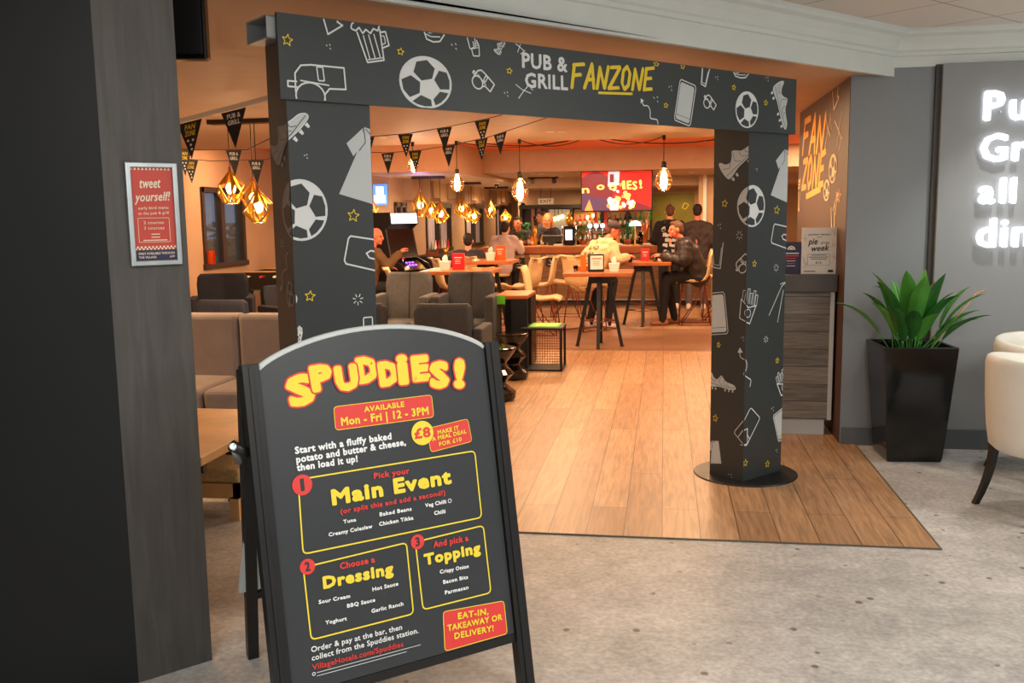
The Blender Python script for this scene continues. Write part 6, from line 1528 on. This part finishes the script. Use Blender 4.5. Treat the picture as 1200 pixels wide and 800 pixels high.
def person(label, loc, rz, J, top, trouser, shoe, skin, hair, hairkind='short', hood=None, jacket=.0, look=(0, 1, 0), group=None, cap_=None, sc_=1.0, back_print=None, puffy=False):
    t = thing('person', label, 'person', loc, rz, group); t.scale = (sc_,) * 3
    J = {k: V(v) for k, v in J.items()}
    lk = V(look).normalized(); hd = J['head']; rgt = lk.cross(Z).normalized(); hup = rgt.cross(lk)
    HR = Matrix((rgt, lk, hup)).transposed()
    er = HR.to_euler()
    hp = lambda x, y, z: hd + HR @ V((x, y, z))
    mb = MB(); k = skin
    mb.ell(hd + HR @ V((0, -.008, .02)), (.073, .092, .098), k, 18, 12, er); mb.ell(hp(0, .022, -.045), (.056, .066, .068), k, 16, 10, er)
    mb.ell(hp(0, .094, -.012), (.014, .020, .026), k, 10, 8, er); mb.cap(hp(0, .088, .02), .010, hp(0, .104, -.02), .013, k)
    for s in (-1, 1):
        mb.ell(hp(s * .076, -.008, -.005), (.012, .022, .032), k, 10, 8, er)
        mb.ell(hp(s * .03, .072, .027), (.024, .014, .010), k, 8, 6, er); mb.ell(hp(s * .04, .062, -.03), (.02, .018, .022), k, 8, 6, er)
    mb.ell(hp(0, .084, -.052), (.024, .012, .010), k, 8, 6, er); mb.ell(hp(0, .074, -.088), (.026, .020, .018), k, 8, 6, er)
    mb.cap(J['neck'] - V((0, 0, .04)), .056, hp(0, -.015, -.06), .050, k)
    mb.cap(J['shL'] + V((.02, 0, -.015)), .046, J['shR'] + V((-.02, 0, -.015)), .046, k); mb.cap(J['pelvis'], .105, J['chest'], .115, k); mb.cap(J['chest'], .10, J['neck'] - V((0, 0, .06)), .06, k)
    for s in 'LR':
        mb.cap(J['sh' + s] + V((0, 0, -.012)), .045, J['el' + s], .036, k); mb.cap(J['el' + s], .035, J['wr' + s], .026, k)
        mb.cap(J['hip' + s], .082, J['kn' + s], .055, k); mb.cap(J['kn' + s], .052, J['an' + s], .034, k)
        fd = V((0, 1, 0)); an = J['an' + s]; mb.cap(an - V((0, .02, .04)), .034, an + V((0, .12, -.055)), .024, k)
        d = (J['wr' + s] - J['el' + s]).normalized(); sd = 1 if s == 'R' else -1
        inward = V((-sd, 0, 0)) if abs(d.z) > .6 else V((0, 0, -1))
        hand(mb, J['wr' + s] + d * .005, d, inward, -1 if s == 'R' else 1, k, .7)
    bo_ = put('body', remeshed(mb, .0075, 'body', 4), skin, t)
    mb = MB()
    for s in (-1, 1): mb.ell(hp(s * .03, .078, .010), (.013, .010, .007), m_eye, 8, 6, er)
    obj('eyes', mb, bo_)
    mb = MB(); mb.ell(hp(0, .0935, -.052), (.021, .006, .006), m_lip, 8, 6, er); obj('mouth', mb, bo_)
    # hair
    if hairkind != 'bald':
        mb = MB()
        mb.ell(hp(0, -.022, .038), (.080, .090, .090), hair, 18, 12, er); mb.ell(hp(0, -.050, -.005), (.070, .060, .075), hair, 14, 10, er)
        if hairkind == 'short': mb.ell(hp(0, .035, .092), (.055, .05, .03), hair, 12, 8, er)
        if hairkind == 'long':
            mb.ell(hp(0, -.055, -.09), (.085, .055, .12), hair, 14, 10, er)
            for s in (-1, 1): mb.cap(hp(s * .075, -.02, .02), .028, hp(s * .08, -.01, -.14), .024, hair)
        put('hair', remeshed(mb, .010, 'hair', 2), hair, t)
    if cap_:
        mb = MB(); mb.ell(hp(0, -.012, .055), (.090, .104, .075), cap_, 18, 12, er); cc_ = put('cap', remeshed(mb, .010, 'cap', 1), cap_, t, label='dark cap')
        mb = MB(); pts = [hp(.075 * math.cos(a), .085 + .075 * math.sin(a), .045 - .015 * math.sin(a)) for a in [PI * i / 10 for i in range(11)]]
        mb.add([p + HR @ V((0, 0, .004)) for p in pts] + [p - HR @ V((0, 0, .004)) for p in pts], [tuple(range(11)), tuple(range(21, 10, -1))] + [(i, i + 1, i + 12, i + 11) for i in range(10)], cap_); obj('peak', mb, cc_)
    # top
    mb = MB(); j = jacket; q = .0
    tr_ = .018 + j
    hem = J['pelvis'].lerp(J['chest'], -.10)
    for s in (-1, 1):
        o_ = V((s * .065, 0, 0)); mb.cap(hem + o_ * 1.15, .115 + j, J['chest'] + o_ * 1.35, .125 + j, top)
        mb.cap(J['chest'] + o_ * 1.35, .12 + j, (J['shL'] if s < 0 else J['shR']) + V((-s * .06, 0, -.06)), .075 + j, top)
    dn_ = V((0, 0, -.006))
    for s in 'LR': mb.cap(J['sh' + s] + dn_, .058 + tr_ * .5, J['neck'] - V((0, 0, .035)), .062, top)
    mb.cap(J['chest'], .12 + j, J['neck'] - V((0, 0, .06)), .072, top)
    for s in 'LR':
        mb.cap(J['sh' + s] + V((0, 0, -.008)), .060 + tr_ * .5, J['el' + s], .048 + tr_ * .7, top); mb.cap(J['el' + s], .048 + tr_ * .7, J['wr' + s].lerp(J['el' + s], .06), .036 + tr_ * .4, top)
        if puffy:
            for f in (.15, .4, .65, .9): mb.ell(J['sh' + s].lerp(J['el' + s], f), (.075 + j,) * 3, top, 10, 8)
            for f in (.2, .5, .8): mb.ell(J['el' + s].lerp(J['wr' + s], f), (.062 + j * .6,) * 3, top, 10, 8)
    if puffy:
        for f in (-.1, .25, .6, .95):
            c = J['pelvis'].lerp(J['chest'], f)
            mb.ell(c, (.20 + j, .15 + j, .07), top, 16, 8)
    if hood:
        b = J['neck'] - lk * .0
        bk = V((0, -1, 0))
        mb.ell(J['neck'] + bk * .08 + V((0, 0, -.05)), (.10, .06, .08), top, 14, 9)
        for a in range(7):
            an_ = -PI * .15 + PI * 1.3 * a / 6
            mb.ell(J['neck'] + V((.085 * math.cos(an_), -.075 * math.sin(an_) + .01, .0)), (.035, .035, .035), top, 8, 6)
    tm = remeshed(mb, .011, 'top', 5)
    # soft folds
    for v in tm.vertices:
        n_ = math.sin(v.co.z * 46 + math.sin(v.co.x * 19) * 2) * math.sin(v.co.x * 24 + v.co.y * 17) * (.006 if not puffy else .003)
        v.co += v.normal * n_
    to = put('top', tm, top, t)
    if back_print:
        bv = BVHTree.FromPolygons([v.co[:] for v in tm.vertices], [p.vertices[:] for p in tm.polygons])
        mb = MB(); bm_ = back_print[1]
        mid = J['chest'].lerp(J['pelvis'], .1); upd = (J['neck'] - J['pelvis']).normalized(); bkn = V((1, 0, 0)).cross(upd) * -1
        if bkn.y > 0: bkn = -bkn
        for txt, x0, x1, h0, ch in back_print[0]:
            flat = MB(); S = Surf(flat, (0, 0, 0), (1, 0, 0), (0, 1, 0), lift=0)
            if txt: S.text(txt, x0, h0, x1, h0, ch, bm_, .03)
            else:
                rr_ = random.Random(int(h0 * 1000) + 7); n = 9
                up_ = [(x0 + (x1 - x0) * i / n, h0 + ch * (.7 + .5 * rr_.random())) for i in range(n + 1)]; dn = [(a, h0 + ch * .4 * rr_.random()) for a, _ in up_]
                for i in range(n):
                    if rr_.random() > .22: S.poly([up_[i], dn[i], dn[i + 1], up_[i + 1]], bm_)
            vs = []
            for p in flat.v:
                c = mid + V((-1, 0, 0)) * -p.x + upd * p.y
                hit = bv.ray_cast(c + bkn * .6, -bkn, 1.0)[0]
                vs.append((hit if hit else c + bkn * .15) + bkn * .004)
            mb.add(vs, flat.f, bm_)
        obj('back_print', mb, to, label='printed lettering on the back', norm=False)
    # trousers, shoes
    mb = MB()
    mb.cap(J['hipL'] + V((0, 0, .03)), .105, J['hipR'] + V((0, 0, .03)), .105, trouser); mb.cap(J['pelvis'], .115, J['pelvis'].lerp(J['chest'], .2), .12, trouser)
    for s in 'LR':
        mb.cap(J['hip' + s], .098, J['kn' + s], .072, trouser); mb.cap(J['kn' + s], .070, J['an' + s] + V((0, 0, -.01)), .054, trouser)
    put('trousers', remeshed(mb, .012, 'trousers', 4), trouser, t)
    for s in 'LR':
        an = J['an' + s]; mb = MB(); b = V((an.x, an.y, 0))
        mb.cap(b + V((0, -.045, .045)), .042, b + V((0, .04, .042)), .040, shoe); mb.cap(b + V((0, .04, .04)), .040, b + V((0, .15, .036)), .034, shoe)
        mb.cap(b + V((0, -.03, .05)), .042, b + V((0, -.02, .09)), .042, shoe)
        me = remeshed(mb, .010, 'shoe', 3)
        for v in me.vertices: v.co.z = max(v.co.z, .004)
        put('shoe', me, shoe, t)
    return t
c_cream = M('cream_sweatshirt', (206, 172, 130), .85, noise=14, amt=.06)
c_black = M('black_sweatshirt', (22, 20, 22), .85, noise=14, amt=.15)
c_grey = M('dark_grey_jacket', (58, 50, 52), .7, noise=14, amt=.12)
c_puff = M('black_padded_jacket', (40, 35, 36), .45, noise=14, amt=.12)
c_pale = M('pale_grey_sweatshirt', (196, 176, 172), .85, noise=14, amt=.06)
c_jean = M('black_jeans', (22, 22, 26), .85, noise=20, amt=.15)
c_jean2 = M('grey_trousers', (92, 84, 86), .85, noise=20, amt=.15)
c_trainer = M('white_trainer', (214, 206, 200), .6)
c_boot = M('tan_trainer', (150, 96, 66), .6)
c_cap = M('dark_grey_cap', (62, 50, 52), .85)
c_lav = M('lilac_shirt', (150, 144, 186), .8, noise=14, amt=.06)
c_dk = M('charcoal_sweater', (52, 50, 56), .85, noise=14, amt=.1)
# cream hoodie customer, facing right, leaning on the table
person('person in a cream lettered hoodie and dark cap hunched over the high table, facing right', (-1.08, 12.92, 0), -E90 + .85,
       seated(.60, .32, head=(.05, .52, 1.37), neck=(0, .41, 1.235), wrL=(-.06, .70, 1.0), wrR=(.26, .58, 1.0), elL=(-.26, .42, .96), elR=(.30, .32, .96), anL=(-.13, .22, .09), anR=(.15, .30, .09)),
       c_cream, c_jean, c_trainer, m_skin2, m_hair_b, 'short', hood=True, jacket=.03, look=(.75, .8, -.25), cap_=c_cap,
       back_print=([('AND', -.06, .13, .04, .075), ('FOR', -.08, .11, -.08, .075), ('EEL', -.09, .10, -.20, .075)], bpy.data.materials.get('hoodie_print') or M('hoodie_print', (104, 66, 46), .7)))
person('person in a dark padded jacket seated right of the high table, facing left', (.47, 13.66, 0), E90 + .12,
       seated(.62, .17, head=(-.02, .31, 1.36), neck=(0, .22, 1.225), wrL=(-.12, .52, .99), wrR=(.17, .46, .99), elL=(-.26, .22, .92), elR=(.26, .20, .92), anL=(-.12, .50, .09), anR=(.1, .30, .09), knL=(-.13, .46, .66)),
       c_puff, c_jean, c_boot, m_skin2, m_hair_b, 'short', hood=True, jacket=.034, look=(-.1, 1, -.08), puffy=True)
person('person in a black hoodie with a white printed back standing at the bar', (.09, 15.75, 0), .05,
       dict(STAND, wrL=(-.14, .20, 1.10), wrR=(.14, .22, 1.08), elL=(-.27, .02, 1.14), elR=(.27, .02, 1.14)), c_black, c_jean, c_trainer, m_skin, m_hair_b, 'short', hood=True, jacket=.010,
       back_print=([('', -.14, .14, .06, .07), ('', -.12, .12, -.03, .06), ('', -.11, .13, -.11, .06), ('', -.12, .12, -.20, .06), ('', -.13, .11, -.29, .06)], m_pgrey), sc_=1.0)
person('tall person in a dark grey jacket standing at the bar beside the right pillar', (.53, 15.7, 0), -.1,
       dict(STAND, shL=(-.18, -.01, 1.375), shR=(.18, -.01, 1.375), wrR=(.26, .06, .92), wrL=(-.13, .24, 1.08), elL=(-.27, .05, 1.13)), c_grey, c_jean2, c_trainer, m_skin2, m_hair_d, 'crop', jacket=.014, sc_=1.0)
person('person in a pale grey hoodie sitting at the left end of the bar, back turned', (-2.78, 15.95, 0), -.25,
       seated(.62, .16, wrL=(-.12, .50, 1.10), wrR=(.16, .50, 1.11), elL=(-.26, .22, .97), elR=(.28, .24, .99), anL=(-.13, .30, .30), anR=(.13, .30, .30), knL=(-.13, .38, .66), knR=(.13, .38, .66), head=(0, .24, 1.375)), c_pale, c_jean, c_trainer, m_skin, m_hair_d, 'short', hood=True, jacket=.025)
person('person in a dark top behind the bar, facing the pale grey hoodie customer', (-2.58, 17.3, 0), PI - .25,
       dict(STAND, pelvis=(0, 0, .90), chest=(0, .12, 1.16), neck=(0, .20, 1.31), head=(0, .24, 1.44), shL=(-.18, .17, 1.26), shR=(.18, .17, 1.26), elL=(-.25, .22, 1.02), elR=(.25, .22, 1.02), wrL=(-.15, .34, 1.12), wrR=(.15, .34, 1.12)), c_dk, c_jean, c_trainer, m_skin2, m_hair_d, 'short', sc_=1.0)
person('dark haired person in a charcoal sweater seated by the corridor windows, back turned', (-2.98, 14.15, 0), .1,
       seated(.45, .10, elL=(-.30, .12, .72)), c_dk, c_jean, c_boot, m_skin, m_hair_d, 'short', jacket=.02)
person('bartender with light hair and dark top standing behind the till on the bar', (-2.20, 17.6, 0), PI + .3,
       dict(STAND, pelvis=(0, 0, .90), chest=(0, .14, 1.18), neck=(0, .21, 1.35), head=(0, .27, 1.50), shL=(-.17, .2, 1.30), shR=(.17, .2, 1.30), elL=(-.25, .28, 1.06), elR=(.24, .28, 1.06), wrL=(-.13, .42, 1.13), wrR=(.13, .42, 1.13)), c_dk, c_jean, c_trainer, m_skin, M('fair_hair', (214, 150, 80), .7, noise=40, amt=.3), 'long', look=(.3, 1, -.25))
person('person in a lilac shirt standing far behind the bar near the dark cabinet', (-2.42, 18.9, 0), E90 + .4, dict(STAND), c_lav, c_jean2, c_trainer, m_skin, m_hair_b, 'short', sc_=.96)
person('person in a brown jacket playing at the arcade machine beside the left pillar', (-4.10, 12.5, 0), -.75,
       seated(.55, .10, head=(.03, .20, 1.33), wrR=(.22, .46, 1.10), elR=(.28, .22, .93)), M('brown_jacket', (96, 72, 40), .8, noise=14, amt=.12), c_jean, c_boot, m_skin2, m_hair_d, 'bald', jacket=.02, look=(.7, .6, -.15))
def bar_stool(label, loc, h):
    t = thing('bar_stool', label, 'stool', loc, 0, 'stools under seated customers')
    mb = MB(); mb.lathe([(0, h - .05), (.15, h - .05), (.17, h - .02), (.16, h - .004), (0, h)], m_creamseat, seg=20); obj('seat', mb, t)
    for k in range(4):
        a = PI / 4 + k * E90; mb = MB(); mb.tube((.11 * math.cos(a), .11 * math.sin(a), h - .05), (.2 * math.cos(a), .2 * math.sin(a), 0), .014, m_black); obj('leg', mb, t)
    mb = MB(); mb.path([(.17 * math.cos(PI / 4 + k * E90), .17 * math.sin(PI / 4 + k * E90), h * .35) for k in range(5)], .01, m_black); obj('foot_ring', mb, t)
bar_stool('stool under the pale grey hoodie customer at the bar', (-2.78, 15.93, 0.006), .60)
bar_stool('stool under the dark haired customer by the corridor windows', (-2.98, 14.13, 0.006), .43)
bar_stool('stool under the person at the arcade machine', (-4.10, 12.5, 0.006), .53)
